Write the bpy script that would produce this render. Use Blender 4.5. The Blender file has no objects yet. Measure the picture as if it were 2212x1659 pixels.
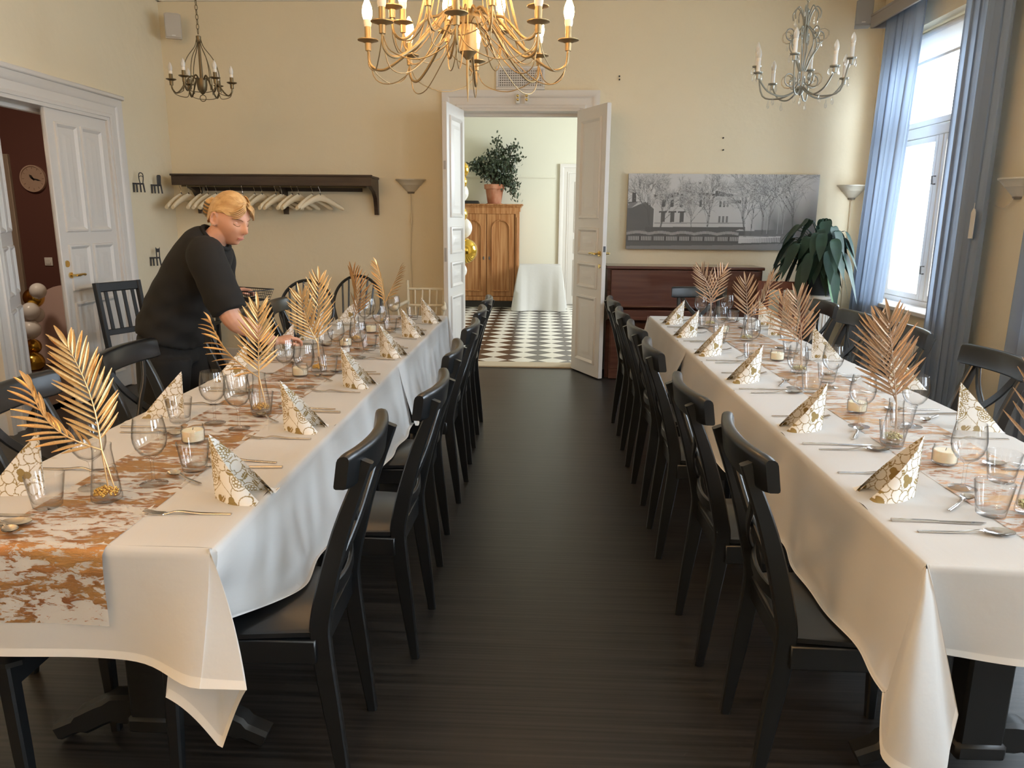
import bpy, bmesh, math, random
import numpy as np
from mathutils import Vector, Matrix, Euler
random.seed(7); rng = np.random.default_rng(11)
PI = math.pi
S = bpy.context.scene
C = S.collection
# ------------------------------------------------------------------ camera
H = 1.42; F = 1598.0
YAW, PITCH, ROLL = .03874, .2189, .00894
def _rot():
    cy, sy, cp, sp = math.cos(YAW), math.sin(YAW), math.cos(PITCH), math.sin(PITCH)
    fwd = Vector((-sy*cp, cy*cp, -sp)); right = Vector((cy, sy, 0)); down = fwd.cross(right)
    cr, sr = math.cos(ROLL), math.sin(ROLL)
    return cr*right - sr*down, sr*right + cr*down, fwd
CR, CD, CF = _rot()
EYE = Vector((0, 0, H))
cam_d = bpy.data.cameras.new('camera'); cam = bpy.data.objects.new('camera', cam_d); C.objects.link(cam)
cam_d.sensor_width = 36; cam_d.lens = F/2212*36; cam_d.clip_start = .05
m = Matrix((( CR.x, -CD.x, -CF.x, 0), (CR.y, -CD.y, -CF.y, 0), (CR.z, -CD.z, -CF.z, H), (0, 0, 0, 1)))
cam.matrix_world = m
S.camera = cam
# measuring helpers: where a line of sight of the photograph meets a real plane of the room
def _ray(px, py): return CR*((px-1106)/F) + CD*((py-829.5)/F) + CF
def AZ(px, py, z=.75): d = _ray(px, py); return EYE + d*((z-H)/d.z)
def AY(px, py, y): d = _ray(px, py); return EYE + d*(y/d.y)
def AX(px, py, x): d = _ray(px, py); return EYE + d*(x/d.x)
# ------------------------------------------------------------------ light and exposure
S.view_settings.view_transform = 'Standard'; S.view_settings.look = 'None'
S.view_settings.gamma = 1; S.view_settings.use_curve_mapping = False
S.view_settings.exposure = 0.35
S.cycles.transparent_max_bounces = 64; S.cycles.max_bounces = 10; S.cycles.diffuse_bounces = 5
w = bpy.data.worlds.new('sky'); S.world = w; w.use_nodes = True
wn = w.node_tree.nodes; wn['Background'].inputs[0].default_value = (.80, .91, 1, 1); wn['Background'].inputs[1].default_value = 5.0
def light(kind, name, loc, energy, color, rot=None, **k):
    d = bpy.data.lights.new(name, kind); d.energy = energy; d.color = color
    for a, b in k.items(): setattr(d, a, b)
    o = bpy.data.objects.new(name, d); C.objects.link(o); o.location = loc
    if rot: o.rotation_euler = rot
    return o
def aim(v): return Vector(v).to_track_quat('-Z', 'Y').to_euler()
light('SUN', 'sun', (8, -2, 8), 5.0, (1, .95, .86), aim((-.16, .80, -.56)), angle=.01)
# daylight through the three windows of this room (outside the glass, facing in)
for i, wy in enumerate((6.15, 3.65, 1.15, -1.35)):
    light('AREA', 'window_daylight', (3.36, wy, 1.9), 78, (.72, .86, 1), aim((-1, 0, -.12)), shape='RECTANGLE', size=1.4, size_y=2.1)
# daylight through the windows of the next room
light('AREA', 'next_room_daylight', (3.0, 10.2, 1.9), 190, (.86, .95, 1), aim((-1, -.05, -.2)), shape='RECTANGLE', size=1.8, size_y=2.0)
light('AREA', 'hall_fill_light', (-4.6, 5.2, 3.1), 26, (1, .8, .6), aim((0, 0, -1)), shape='DISK', size=.5)  # unseen disk light added to light the hall dimly
# ------------------------------------------------------------------ materials
def mat(name, col, rough=.5, metal=0, noise=None, bump=None, emit=None, **kw):
    M = bpy.data.materials.new(name); M.use_nodes = True
    nt = M.node_tree; b = nt.nodes['Principled BSDF']
    b.inputs['Base Color'].default_value = (*col, 1); b.inputs['Roughness'].default_value = rough; b.inputs['Metallic'].default_value = metal
    for k, v in kw.items(): b.inputs[k.replace('_', ' ')].default_value = v
    if emit: b.inputs['Emission Color'].default_value = (*emit[0], 1); b.inputs['Emission Strength'].default_value = emit[1]
    if noise or bump: tc = nt.nodes.new('ShaderNodeTexCoord')
    if noise:   # (second colour, (sx,sy,sz), detail, lo, hi)
        mp = nt.nodes.new('ShaderNodeMapping'); mp.inputs['Scale'].default_value = noise[1]
        nz = nt.nodes.new('ShaderNodeTexNoise'); nz.inputs['Scale'].default_value = 1; nz.inputs['Detail'].default_value = noise[2]
        rp = nt.nodes.new('ShaderNodeValToRGB'); rp.color_ramp.elements[0].position = noise[3]; rp.color_ramp.elements[1].position = noise[4]
        rp.color_ramp.elements[0].color = (*col, 1); rp.color_ramp.elements[1].color = (*noise[0], 1)
        L = nt.links.new; L(tc.outputs['Object'], mp.inputs[0]); L(mp.outputs[0], nz.inputs[0]); L(nz.outputs[0], rp.inputs[0]); L(rp.outputs[0], b.inputs['Base Color'])
    if bump:    # ((sx,sy,sz), strength, distance)
        mp = nt.nodes.new('ShaderNodeMapping'); mp.inputs['Scale'].default_value = bump[0]
        nz = nt.nodes.new('ShaderNodeTexNoise'); nz.inputs['Scale'].default_value = 1; nz.inputs['Detail'].default_value = 3
        bp = nt.nodes.new('ShaderNodeBump'); bp.inputs['Strength'].default_value = bump[1]; bp.inputs['Distance'].default_value = bump[2]
        L = nt.links.new; L(tc.outputs['Object'], mp.inputs[0]); L(mp.outputs[0], nz.inputs[0]); L(nz.outputs[0], bp.inputs['Height']); L(bp.outputs[0], b.inputs['Normal'])
    return M
def glass_mat(name, tint=(1, 1, 1), gloss=.05, edge=.28):
    M = bpy.data.materials.new(name); M.use_nodes = True; nt = M.node_tree; nt.nodes.remove(nt.nodes['Principled BSDF'])
    out = nt.nodes['Material Output']; N = nt.nodes.new; L = nt.links.new
    lw = N('ShaderNodeLayerWeight'); lw.inputs['Blend'].default_value = .5
    pw = N('ShaderNodeMath'); pw.operation = 'POWER'; pw.inputs[1].default_value = 3.5; L(lw.outputs['Facing'], pw.inputs[0])
    mx = N('ShaderNodeMix'); mx.data_type = 'RGBA'; mx.inputs[6].default_value = (*tint, 1); mx.inputs[7].default_value = (*[t*edge for t in tint], 1)
    L(pw.outputs[0], mx.inputs[0])
    tr = N('ShaderNodeBsdfTransparent'); L(mx.outputs[2], tr.inputs[0])
    gl = N('ShaderNodeBsdfGlossy'); gl.inputs['Roughness'].default_value = .03
    p5 = N('ShaderNodeMath'); p5.operation = 'POWER'; p5.inputs[1].default_value = 5.0; L(lw.outputs['Facing'], p5.inputs[0])
    ad = N('ShaderNodeMath'); ad.operation = 'MULTIPLY_ADD'; ad.inputs[1].default_value = .6; ad.inputs[2].default_value = gloss; ad.use_clamp = True; L(p5.outputs[0], ad.inputs[0])
    ms = N('ShaderNodeMixShader'); L(ad.outputs[0], ms.inputs[0]); L(tr.outputs[0], ms.inputs[1]); L(gl.outputs[0], ms.inputs[2]); L(ms.outputs[0], out.inputs[0])
    return M
def cloth_mat(name, col, trans, rough=.9, bump=None):
    M = bpy.data.materials.new(name); M.use_nodes = True; nt = M.node_tree; nt.nodes.remove(nt.nodes['Principled BSDF'])
    out = nt.nodes['Material Output']; N = nt.nodes.new; L = nt.links.new
    d = N('ShaderNodeBsdfDiffuse'); d.inputs[0].default_value = (*col, 1); t = N('ShaderNodeBsdfTranslucent'); t.inputs[0].default_value = (*col, 1)
    ms = N('ShaderNodeMixShader'); ms.inputs[0].default_value = trans; L(d.outputs[0], ms.inputs[1]); L(t.outputs[0], ms.inputs[2]); L(ms.outputs[0], out.inputs[0])
    if bump:
        tc = N('ShaderNodeTexCoord'); mp = N('ShaderNodeMapping'); mp.inputs['Scale'].default_value = bump[0]
        nz = N('ShaderNodeTexNoise'); nz.inputs['Scale'].default_value = 1; nz.inputs['Detail'].default_value = 4
        bp = N('ShaderNodeBump'); bp.inputs['Strength'].default_value = bump[1]; bp.inputs['Distance'].default_value = bump[2]
        L(tc.outputs['Object'], mp.inputs[0]); L(mp.outputs[0], nz.inputs[0]); L(nz.outputs[0], bp.inputs['Height']); L(bp.outputs[0], d.inputs['Normal'])
    return M
def attr_mat(name, rough=.8, trans=0.0):
    M = mat(name, (1, 1, 1), rough); nt = M.node_tree; a = nt.nodes.new('ShaderNodeAttribute'); a.attribute_name = 'print'
    nt.links.new(a.outputs['Color'], nt.nodes['Principled BSDF'].inputs['Base Color']); return M
M_wall = mat('cream_wall_paint', (.79, .69, .50), .85, bump=((9, 9, 9), .25, .02))
M_wall2 = mat('pale_wall_paint', (.76, .74, .62), .85)
M_ceil = mat('ceiling_white', (.8, .77, .68), .9)
M_trim = mat('painted_white_wood', (.70, .665, .62), .42)
M_hall = mat('red_brown_wall', (.125, .048, .036), .8)
M_floor = mat('dark_floor', (.015, .0135, .0125), .36, noise=((.046, .040, .036), (.9, 75, 1), 3, .35, .75), bump=((1.2, 90, 1), .12, .004))
M_black = mat('black_lacquer', (.008, .0088, .0098), .30, Specular_IOR_Level=.7)
M_blackw = mat('black_painted_wood', (.012, .012, .012), .45)
M_cloth = cloth_mat('white_tablecloth', (.78, .765, .745), .22, bump=((14, 3, 14), .25, .01))
M_hem = cloth_mat('white_cloth_hem', (.90, .88, .85), .08)
M_steel = mat('brushed_steel', (.62, .58, .54), .22, 1)
M_glass = glass_mat('clear_glass'); M_pane = glass_mat('window_pane_glass', gloss=.05, edge=.8)
M_wax = mat('cream_wax', (.86, .80, .62), .5, Subsurface_Weight=.2)
M_gold = mat('gold_painted_leaf', (.80, .53, .25), .36, .75, noise=((.62, .38, .16), (30, 30, 30), 2, .3, .75))
M_copper = mat('copper_painted_leaf', (.60, .44, .33), .36, .75, noise=((.42, .29, .20), (30, 30, 30), 2, .3, .75))
M_brassleaf = mat('bronze_painted_leaf', (.42, .25, .12), .4, .7)
M_bead = mat('gold_bead', (.75, .5, .13), .15, 1)
M_beadg = mat('pale_gold_bead', (.55, .5, .26), .2, .9)
M_brass = mat('polished_brass', (.78, .56, .22), .22, 1)
M_abrass = mat('antique_brass', (.40, .29, .15), .45, .85)
M_bronze = mat('dark_bronze', (.16, .12, .065), .4, .8)
M_silver = mat('aged_silver', (.36, .35, .30), .38, .75)
M_bulb = mat('lit_bulb', (1, .9, .75), .3, emit=((1, .58, .25), 55))
M_bulb2 = mat('lit_bulb_bright', (1, .9, .75), .3, emit=((1, .58, .25), 420))
M_bulboff = mat('frosted_bulb', (.85, .82, .76), .25, Transmission_Weight=.3)
M_bulbw = mat('white_bulb_base', (.82, .78, .70), .4)
M_dwood = mat('dark_walnut', (.035, .02, .013), .42, noise=((.06, .036, .022), (4, 40, 40), 3, .35, .7))
M_ward = mat('stripped_pine', (.33, .125, .035), .5, noise=((.52, .26, .105), (34, 34, 1.6), 4, .38, .66))
M_piano = mat('red_brown_piano_polish', (.105, .045, .034), .12, noise=((.14, .065, .048), (2, 30, 30), 3, .35, .7))
M_hanger = mat('pale_wood_hanger', (.78, .66, .46), .5)
M_terra = mat('terracotta', (.42, .15, .075), .85, noise=((.52, .26, .16), (12, 12, 6), 3, .4, .7))
M_leaf = mat('dark_green_leaf', (.012, .036, .024), .5, noise=((.022, .062, .036), (9, 9, 9), 2, .35, .7))
M_leaf2 = mat('bright_green_leaf', (.10, .24, .09), .35)
M_jade = mat('grey_green_foliage', (.035, .05, .03), .45, noise=((.075, .10, .055), (25, 25, 25), 2, .35, .7))
M_stem = mat('woody_stem', (.12, .09, .06), .8)
M_potd = mat('dark_planter', (.035, .05, .065), .5)
M_white = mat('white_plastic', (.78, .77, .74), .45)
M_lgrey = mat('grey_plastic', (.42, .40, .38), .5)
M_dgrey = mat('dark_grey_metal', (.10, .10, .105), .5)
M_curtain = cloth_mat('blue_grey_curtain', (.36, .43, .54), .26, bump=((60, 60, 4), .15, .005))
M_blind = cloth_mat('white_blind', (.8, .8, .8), .35)
M_plaster = mat('plaster_uplighter', (.62, .57, .47), .6)
M_skin = mat('skin', (.64, .335, .22), .5, Subsurface_Weight=.08)
M_hair = mat('blonde_hair', (.50, .29, .115), .42, noise=((.68, .46, .22), (18, 60, 60), 3, .35, .7), bump=((14, 90, 90), .5, .01))
M_black_c = mat('black_cotton', (.006, .0055, .005), .9, noise=((.010, .009, .008), (8, 8, 8), 3, .3, .7))
M_lip = mat('lip', (.46, .17, .125), .45); M_brow = mat('brow', (.26, .14, .07), .8); M_nostril = mat('nostril_shade', (.33, .145, .095), .6)
M_tileb = mat('dark_tile', (.03, .022, .02), .25); M_tilew = mat('white_tile', (.78, .75, .68), .25)
M_bgold = mat('gold_balloon', (.72, .46, .08), .16, 1); M_bwhite = mat('white_balloon', (.8, .78, .76), .25)
M_pink = mat('pale_pink_panel', (.62, .46, .42), .7)
M_redwood = mat('red_stained_wood', (.16, .045, .025), .4)
M_cream = mat('cream_painted_wood', (.72, .63, .46), .45)
M_clock = mat('clock_face', (.46, .33, .25), .6); M_dark = mat('dark_mark', (.02, .017, .015), .6)
M_plane = mat('outdoor_ground', (.3, .32, .28), .9)
M_crystal = glass_mat('crystal', gloss=.16, edge=.7)
# ------------------------------------------------------------------ mesh builder
class MB:
    def __init__(s): s.V = []; s.F = []; s.M = Matrix.Identity(4)
    def add(s, vs, fs):
        o = len(s.V); s.V += [tuple(s.M @ Vector(v)) for v in vs]; s.F += [tuple(o+i for i in f) for f in fs]; return s
    def box(s, c, d, bev=0.0, rot=None):
        hx, hy, hz = d[0]/2, d[1]/2, d[2]/2; R = (rot.to_matrix() if isinstance(rot, Euler) else rot) if rot is not None else None
        c = Vector(c); b = min(bev, hx*.95, hy*.95, hz*.95)
        def T(p): p = Vector(p); return c + (R @ p if R is not None else p)
        sg = [(x, y, z) for x in (-1, 1) for y in (-1, 1) for z in (-1, 1)]
        if b <= 0:
            vs = [T((x*hx, y*hy, z*hz)) for x, y, z in sg]
            return s.add(vs, [(0, 1, 3, 2), (4, 6, 7, 5), (0, 4, 5, 1), (2, 3, 7, 6), (0, 2, 6, 4), (1, 5, 7, 3)])
        vs = []; ix = {}
        for q in sg:
            x, y, z = q
            for a, p in enumerate(((x*hx, y*(hy-b), z*(hz-b)), (x*(hx-b), y*hy, z*(hz-b)), (x*(hx-b), y*(hy-b), z*hz))): ix[q, a] = len(vs); vs.append(T(p))
        fs = []
        cyc = [(-1, -1), (1, -1), (1, 1), (-1, 1)]
        for a in range(3):
            for sgn in (-1, 1):
                f = []
                for u, v in cyc:
                    q = [0, 0, 0]; q[a] = sgn; q[(a+1) % 3] = u; q[(a+2) % 3] = v; f.append(ix[tuple(q), a])
                fs.append(tuple(f))
        for a in range(3):
            p, r = (a+1) % 3, (a+2) % 3
            for u in (-1, 1):
                for v in (-1, 1):
                    q0 = [0]*3; q0[a] = -1; q0[p] = u; q0[r] = v; q1 = q0[:]; q1[a] = 1
                    fs.append((ix[tuple(q0), p], ix[tuple(q1), p], ix[tuple(q1), r], ix[tuple(q0), r]))
        for q in sg: fs.append((ix[q, 0], ix[q, 1], ix[q, 2]))
        return s.add(vs, fs)
    def loft(s, rings, closed=True, cap=True, loop=False):
        n = len(rings[0]); vs = [p for r in rings for p in r]; fs = []; k = len(rings)
        for i in range(k if loop else k-1):
            a, b = i*n, ((i+1) % k)*n
            for j in range(n if closed else n-1):
                jj = (j+1) % n; fs.append((a+j, a+jj, b+jj, b+j))
        if cap and not loop and closed: fs.append(tuple(range(n))[::-1]); fs.append(tuple((k-1)*n+j for j in range(n)))
        return s.add(vs, fs)
    def tube(s, pts, r, seg=6, cap=True, loop=False):
        P = [Vector(p) for p in pts]; n = len(P); rs = r if isinstance(r, (list, tuple)) else [r]*n
        rings = []; nrm = None
        for i in range(n):
            t = (P[(i+1) % n]-P[i-1]) if loop else (P[min(i+1, n-1)]-P[max(i-1, 0)])
            t = t.normalized() if t.length > 1e-9 else Vector((0, 0, 1))
            if nrm is None: a = Vector((0, 0, 1)) if abs(t.z) < .9 else Vector((1, 0, 0)); nrm = (a - t*a.dot(t)).normalized()
            else:
                nn = nrm - t*nrm.dot(t); nrm = nn.normalized() if nn.length > 1e-6 else nrm
            bi = t.cross(nrm)
            rings.append([P[i] + (nrm*math.cos(2*PI*j/seg) + bi*math.sin(2*PI*j/seg))*rs[i] for j in range(seg)])
        return s.loft(rings, True, cap, loop)
    def lathe(s, prof, c=(0, 0, 0), seg=16, cap=True, axis=None):
        c = Vector(c); R = axis.to_matrix() if axis is not None else None
        rings = []
        for r, z in prof:
            ring = []
            for j in range(seg):
                p = Vector((r*math.cos(2*PI*j/seg), r*math.sin(2*PI*j/seg), z)); ring.append(c + (R @ p if R is not None else p))
            rings.append(ring)
        return s.loft(rings, True, cap)
    def strip(s, pts, w, t, side, bev=0):   # rectangular section along pts: w along side vector, t across
        P = [Vector(p) for p in pts]; n = len(P); rings = []
        for i in range(n):
            tg = (P[min(i+1, n-1)]-P[max(i-1, 0)]).normalized(); sd = Vector(side(i) if callable(side) else side); sd = (sd - tg*sd.dot(tg)).normalized(); o = tg.cross(sd)
            ww = (w[i] if isinstance(w, (list, tuple)) else w)/2; tt = (t[i] if isinstance(t, (list, tuple)) else t)/2
            b = min(bev, ww*.8, tt*.8)
            if b > 0: q = [(ww, tt-b), (ww-b, tt), (-ww+b, tt), (-ww, tt-b), (-ww, -tt+b), (-ww+b, -tt), (ww-b, -tt), (ww, -tt+b)]
            else: q = [(ww, tt), (-ww, tt), (-ww, -tt), (ww, -tt)]
            rings.append([P[i] + sd*x + o*y for x, y in q])
        return s.loft(rings)
    def grid(s, f, nu, nv, wrap=False):
        vs = [f(i/(nu if wrap else nu-1), j/(nv-1)) for i in range(nu) for j in range(nv)]; fs = []
        for i in range(nu if wrap else nu-1):
            for j in range(nv-1):
                a = i*nv+j; b = ((i+1) % nu)*nv+j; fs.append((a, b, b+1, a+1))
        return s.add(vs, fs)
    def prism(s, poly, h, T):               # 2D polygon extruded by h; T maps (x,y,z) to the room
        n = len(poly); vs = [T(x, y, 0) for x, y in poly]+[T(x, y, h) for x, y in poly]
        return s.add(vs, [tuple(range(n))[::-1], tuple(range(n, 2*n))]+[(i, (i+1) % n, n+(i+1) % n, n+i) for i in range(n)])
    def ball(s, c, r, seg=12, rg=8, sc=(1, 1, 1), R=None):
        c = Vector(c); rings = []
        for i in range(1, rg):
            a = PI*i/rg; ring = []
            for j in range(seg):
                p = Vector((math.sin(a)*math.cos(2*PI*j/seg)*sc[0], math.sin(a)*math.sin(2*PI*j/seg)*sc[1], -math.cos(a)*sc[2]))*r
                ring.append(c + (R @ p if R is not None else p))
            rings.append(ring)
        return s.loft(rings)
    def mesh(s, name, material, ang=38, flat=False):
        me = bpy.data.meshes.new(name); me.from_pydata(s.V, [], s.F)
        bm = bmesh.new(); bm.from_mesh(me); bmesh.ops.recalc_face_normals(bm, faces=bm.faces); bm.to_mesh(me); bm.free()
        me.materials.append(material)
        if not flat: me.shade_smooth(); me.set_sharp_from_angle(angle=math.radians(ang))
        return me
    def build(s, name, material, parent=None, ang=38, flat=False):
        o = bpy.data.objects.new(name, s.mesh(name, material, ang, flat)); C.objects.link(o)
        if parent: o.parent = parent
        return o
def tag(o, label=None, cat=None, group=None, kind=None):
    for k, v in (('label', label), ('category', cat), ('group', group), ('kind', kind)):
        if v: o[k] = v
    return o
def thing(name, label, cat, loc=(0, 0, 0), rz=0, group=None):
    o = bpy.data.objects.new(name, None); C.objects.link(o); o.location = loc; o.rotation_euler = (0, 0, rz); o.empty_display_size = .05
    return tag(o, label, cat, group)
KIDS = {}
def dup(root, loc, rz, label, group=None):
    def cp(o, par):
        c = o.copy(); C.objects.link(c)
        if par: c.parent = par
        for ch in o.children: cp(ch, c)
        return c
    r = cp(root, None); r.location = loc; r.rotation_euler = (0, 0, rz); r['label'] = label
    if group: r['group'] = group
    return r
def struct(name, mb, material, parent=None, **k):
    o = mb.build(name, material, parent, **k)
    if not parent: o['kind'] = 'structure'
    return o
def bez(p0, p1, p2, p3, n=10):
    out = []
    for i in range(n+1):
        t = i/n; a = (1-t)**3; b = 3*t*(1-t)**2; c = 3*t*t*(1-t); d = t**3
        out.append(Vector(p0)*a+Vector(p1)*b+Vector(p2)*c+Vector(p3)*d)
    return out
def cat(pts, n=6):      # Catmull-Rom through pts
    P = [Vector(p) for p in pts]; P = [P[0]*2-P[1]]+P+[P[-1]*2-P[-2]]; out = []
    for i in range(1, len(P)-2):
        for k in range(n):
            t = k/n; a, b, c, d = P[i-1:i+3]
            out.append(.5*((2*b)+(c-a)*t+(2*a-5*b+4*c-d)*t*t+(3*b-a-3*c+d)*t**3))
    return out+[P[-2]]
ORD = ['nearest', 'second', 'third', 'fourth', 'fifth', 'farthest']
# ------------------------------------------------------------------ room shell
XL, XR, YB, YF, ZC = -3.51, 2.95, 7.13, -2.6, 3.42
YN = 12.72                                   # back wall of the next room
f = MB(); f.box((-.28, 2.265, -.05), (6.9, 9.75, .1)); struct('floor', f, M_floor)
f = MB(); f.box((-.28, 2.265, ZC+.05), (6.9, 9.75, .1)); struct('ceiling', f, M_ceil)
f = MB(); f.box((-.28, YF-.1, ZC/2), (6.9, .2, ZC)); struct('wall_front', f, M_wall)
# back wall with the double-door opening
OX0, OX1, OZ = -.785, .345, 2.41
f = MB()
f.box(((XL-.2+OX0)/2, YB+.1, ZC/2), (OX0-XL+.2, .2, ZC)); f.box(((XR+.3+OX1)/2, YB+.1, ZC/2), (XR+.3-OX1, .2, ZC)); f.box(((OX0+OX1)/2, YB+.1, (ZC+OZ)/2), (OX1-OX0, .2, ZC-OZ))
struct('wall_back', f, M_wall)
# left wall with doorway
DY0, DY1, DZ = 4.70, 6.12, 2.19
f = MB(); xw = XL-.1
f.box((xw, (YF+DY0)/2, ZC/2), (.2, DY0-YF, ZC)); f.box((xw, (YB+DY1)/2, ZC/2), (.2, YB-DY1, ZC)); f.box((xw, (DY0+DY1)/2, (ZC+DZ)/2), (.2, DY1-DY0, ZC-DZ))
struct('wall_left', f, M_wall)
# right wall with four window openings
WIN = [(5.42, 6.86), (2.92, 4.36), (.42, 1.86), (-2.08, -.64)]; WZ0, WZ1 = .74, 2.93
f = MB(); xw = XR+.15
ys = [YB]+[v for a, b in WIN for v in (b, a)]+[YF]
for i in range(0, len(ys), 2): f.box((xw, (ys[i]+ys[i+1])/2, ZC/2), (.3, ys[i]-ys[i+1], ZC))
for a, b in WIN: f.box((xw, (a+b)/2, WZ0/2), (.3, b-a, WZ0)); f.box((xw, (a+b)/2, (WZ1+ZC)/2), (.3, b-a, ZC-WZ1))
struct('wall_right', f, M_wall)
# cornice and baseboards
def along(name, prof, a, b, inward):        # profile (depth, z) swept from a to b
    a, b, n = Vector(a), Vector(b), Vector(inward); mb = MB()
    mb.loft([[p+n*d+Vector((0, 0, z)) for d, z in prof] for p in (a, b)]); return mb
cp = [(0, 3.31), (.03, 3.31), (.045, 3.335), (.10, 3.39), (.11, 3.42), (0, 3.42)]
struct('trim_1', along('c', cp, (XL, YB, 0), (XR, YB, 0), (0, -1, 0)), M_ceil)
struct('trim_2', along('c', cp, (XL, YB, 0), (XL, YF, 0), (1, 0, 0)), M_ceil)
struct('trim_3', along('c', cp, (XR, YB, 0), (XR, YF, 0), (-1, 0, 0)), M_ceil)
bp_ = [(0, 0), (.022, 0), (.022, .13), (.012, .15), (0, .15)]
struct('baseboard_left', along('b', bp_, (XL, DY0-.14, 0), (XL, YF, 0), (1, 0, 0)), M_trim)
struct('baseboard_back', along('b', bp_, (XL, YB, 0), (OX0-.15, YB, 0), (0, -1, 0)), M_trim)
struct('baseboard_back', along('b', bp_, (OX1+.15, YB, 0), (XR, YB, 0), (0, -1, 0)), M_trim)
struct('baseboard_right', along('b', bp_, (XR, YB, 0), (XR, YF, 0), (-1, 0, 0)), M_trim)
# ---- panelled door leaf in local coordinates: x 0..w along the leaf, thickness in y, z up
def leaf(mb, w, h, th, panels):
    mb.box((w/2, 0, h/2), (w, th, h), .003)
    for (x0, x1, z0, z1) in panels:
        for sgn in (-1, 1):
            y = sgn*th/2
            def fr(i, dy): return [(x0+i, y+dy*sgn, z0+i), (x1-i, y+dy*sgn, z0+i), (x1-i, y+dy*sgn, z1-i), (x0+i, y+dy*sgn, z1-i)]
            rings = [fr(0, -.001), fr(.004, .012), fr(.016, .016), fr(.03, .006), fr(.04, -.004), fr(.058, -.004)]
            k = min(.105, (x1-x0)*.42); rings += [fr(k, .009)]
            mb.loft(rings, True, False); mb.add(rings[-1], [(0, 1, 2, 3)])
def handle(parent, x, z, y, d=1, m=None):
    mb = MB(); m = m or M_brass
    mb.lathe([(.018, 0), (.018, .006), (.009, .008), (.009, .045)], (x, y, z), 10, True, Euler((-PI/2*d if True else 0, 0, 0)))
    yy = y+d*.045
    return mb, yy
# double door in the back wall
tr = MB()      # architrave with mitred returns, stands proud of the wall
ap = [(0, 0), (.028, 0), (.034, .02), (.026, .03), (.026, .085), (.042, .10), (.05, .125), (.05, .15), (0, .15)]   # (depth, across)
def arch(mb, plane, p0, p1, ztop, inward):
    n = Vector(inward); L = []
    for side, (sx, sz) in enumerate((( -1, 0), (-1, 1), (1, 1), (1, 0))):
        ring = []
        for d, a in ap:
            q = p0 + (p1-p0)*(0 if sx < 0 else 1); ax = (p1-p0).normalized()*(sx*a)
            ring.append(q+ax+n*d+Vector((0, 0, (ztop+a) if sz else 0)))
        L.append(ring)
    mb.loft(L)
arch(tr, 0, Vector((OX0, YB, 0)), Vector((OX1, YB, 0)), OZ, (0, -1, 0)); struct('trim_4', tr, M_trim)
jb = MB()
jb.box((OX0+.012, YB+.1, OZ/2), (.03, .24, OZ), .003); jb.box((OX1-.012, YB+.1, OZ/2), (.03, .24, OZ), .003); jb.box(((OX0+OX1)/2, YB+.1, OZ-.012), (OX1-OX0-.052, .236, .03), .003); jb.box(((OX0+OX1)/2, YB+.16, OZ-.03), (OX1-OX0-.054, .05, .05), .006)
struct('trim_5', jb, M_trim)
th = MB(); th.box(((OX0+OX1)/2, YB+.1, .008), (OX1-OX0-.03, .24, .016), .004); struct('trim_6', th, mat('worn_threshold', (.55, .45, .32), .6))
pan = [(.09, .46, 1.42, 2.28), (.09, .46, 1.10, 1.34), (.09, .46, .80, 1.03), (.09, .46, .11, .73)]
pan2 = [(.085, .455, 1.55, 2.27), (.085, .455, 1.19, 1.44), (.085, .455, .80, 1.06), (.085, .455, .09, .70)]
def door(n, label, loc, rz, w, h, panels, mirror=False):
    t = bpy.data.objects.new('door_%d' % n, None); C.objects.link(t); t.location = loc; t.rotation_euler = (0, 0, rz); t['kind'] = 'structure'
    mb = MB(); leaf(mb, w, h, .042, panels); mb.build('door_leaf', M_trim, t); return t
ang_l = math.radians(-100); ang_r = math.radians(-65)
dl = door(1, '', (OX0+.03, YB-.03, .012), ang_l, .54, 2.375, pan)
dr = door(2, '', (OX1-.03, YB-.03, .012), ang_r, .54, 2.375, pan)
def lever(parent, x, y, z, d, dx):
    mb = MB()
    mb.tube([(x, y, z), (x, y+d*.012, z)], .024, 10); mb.tube([(x, y+d*.012, z), (x, y+d*.05, z)], .009, 8)
    mb.tube([(x, y+d*.05, z), (x+dx*.03, y+d*.055, z), (x+dx*.07, y+d*.05, z+.004), (x+dx*.10, y+d*.05, z), (x+dx*.115, y+d*.05, z)], [.009, .011, .008, .010, .005], 8)
    mb.build('door_handle', M_brass, parent)
    k = MB(); k.lathe([(.004, 0), (.019, .001), (.017, .006), (.004, .007)], (x, y, z-.11), 12, True, Euler((-PI/2*d, 0, 0))); k.build('keyhole_cover', M_brass, parent)
lever(dr, .50, .021, 1.12, 1, -1); lever(dr, .50, -.021, 1.12, -1, -1)
k = MB(); k.box((.541, 0, 1.16), (.004, .022, .05), .001); k.build('lock_plate', M_dgrey, dr)
k = MB(); k.box((.541, 0, 1.10), (.004, .022, .12), .001); k.build('lock_plate', M_lgrey, dl)
k = MB(); k.box((.541, 0, 1.86), (.005, .02, .07), .001); k.build('bolt_plate', M_lgrey, dl)
for i, x in enumerate((-.245, -.165)):
    t = thing('door_catch', 'small white latch catch on the door header, %s one' % ('left' if i == 0 else 'right'), 'latch', (x, YB-.05, 2.485), 0, 'latch catches over the double door')
    k = MB(); k.box((0, -.008, 0), (.038, .016, .085), .004); k.build('catch_body', M_white, t)
    k = MB(); k.lathe([(.012, 0), (.012, .02), (.006, .024)], (0, -.016, .02), 10, True, Euler((PI/2, 0, 0))); k.lathe([(.012, 0), (.012, .02), (.006, .024)], (0, -.016, -.012), 10, True, Euler((PI/2, 0, 0))); k.build('knob', M_brass, t)
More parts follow.
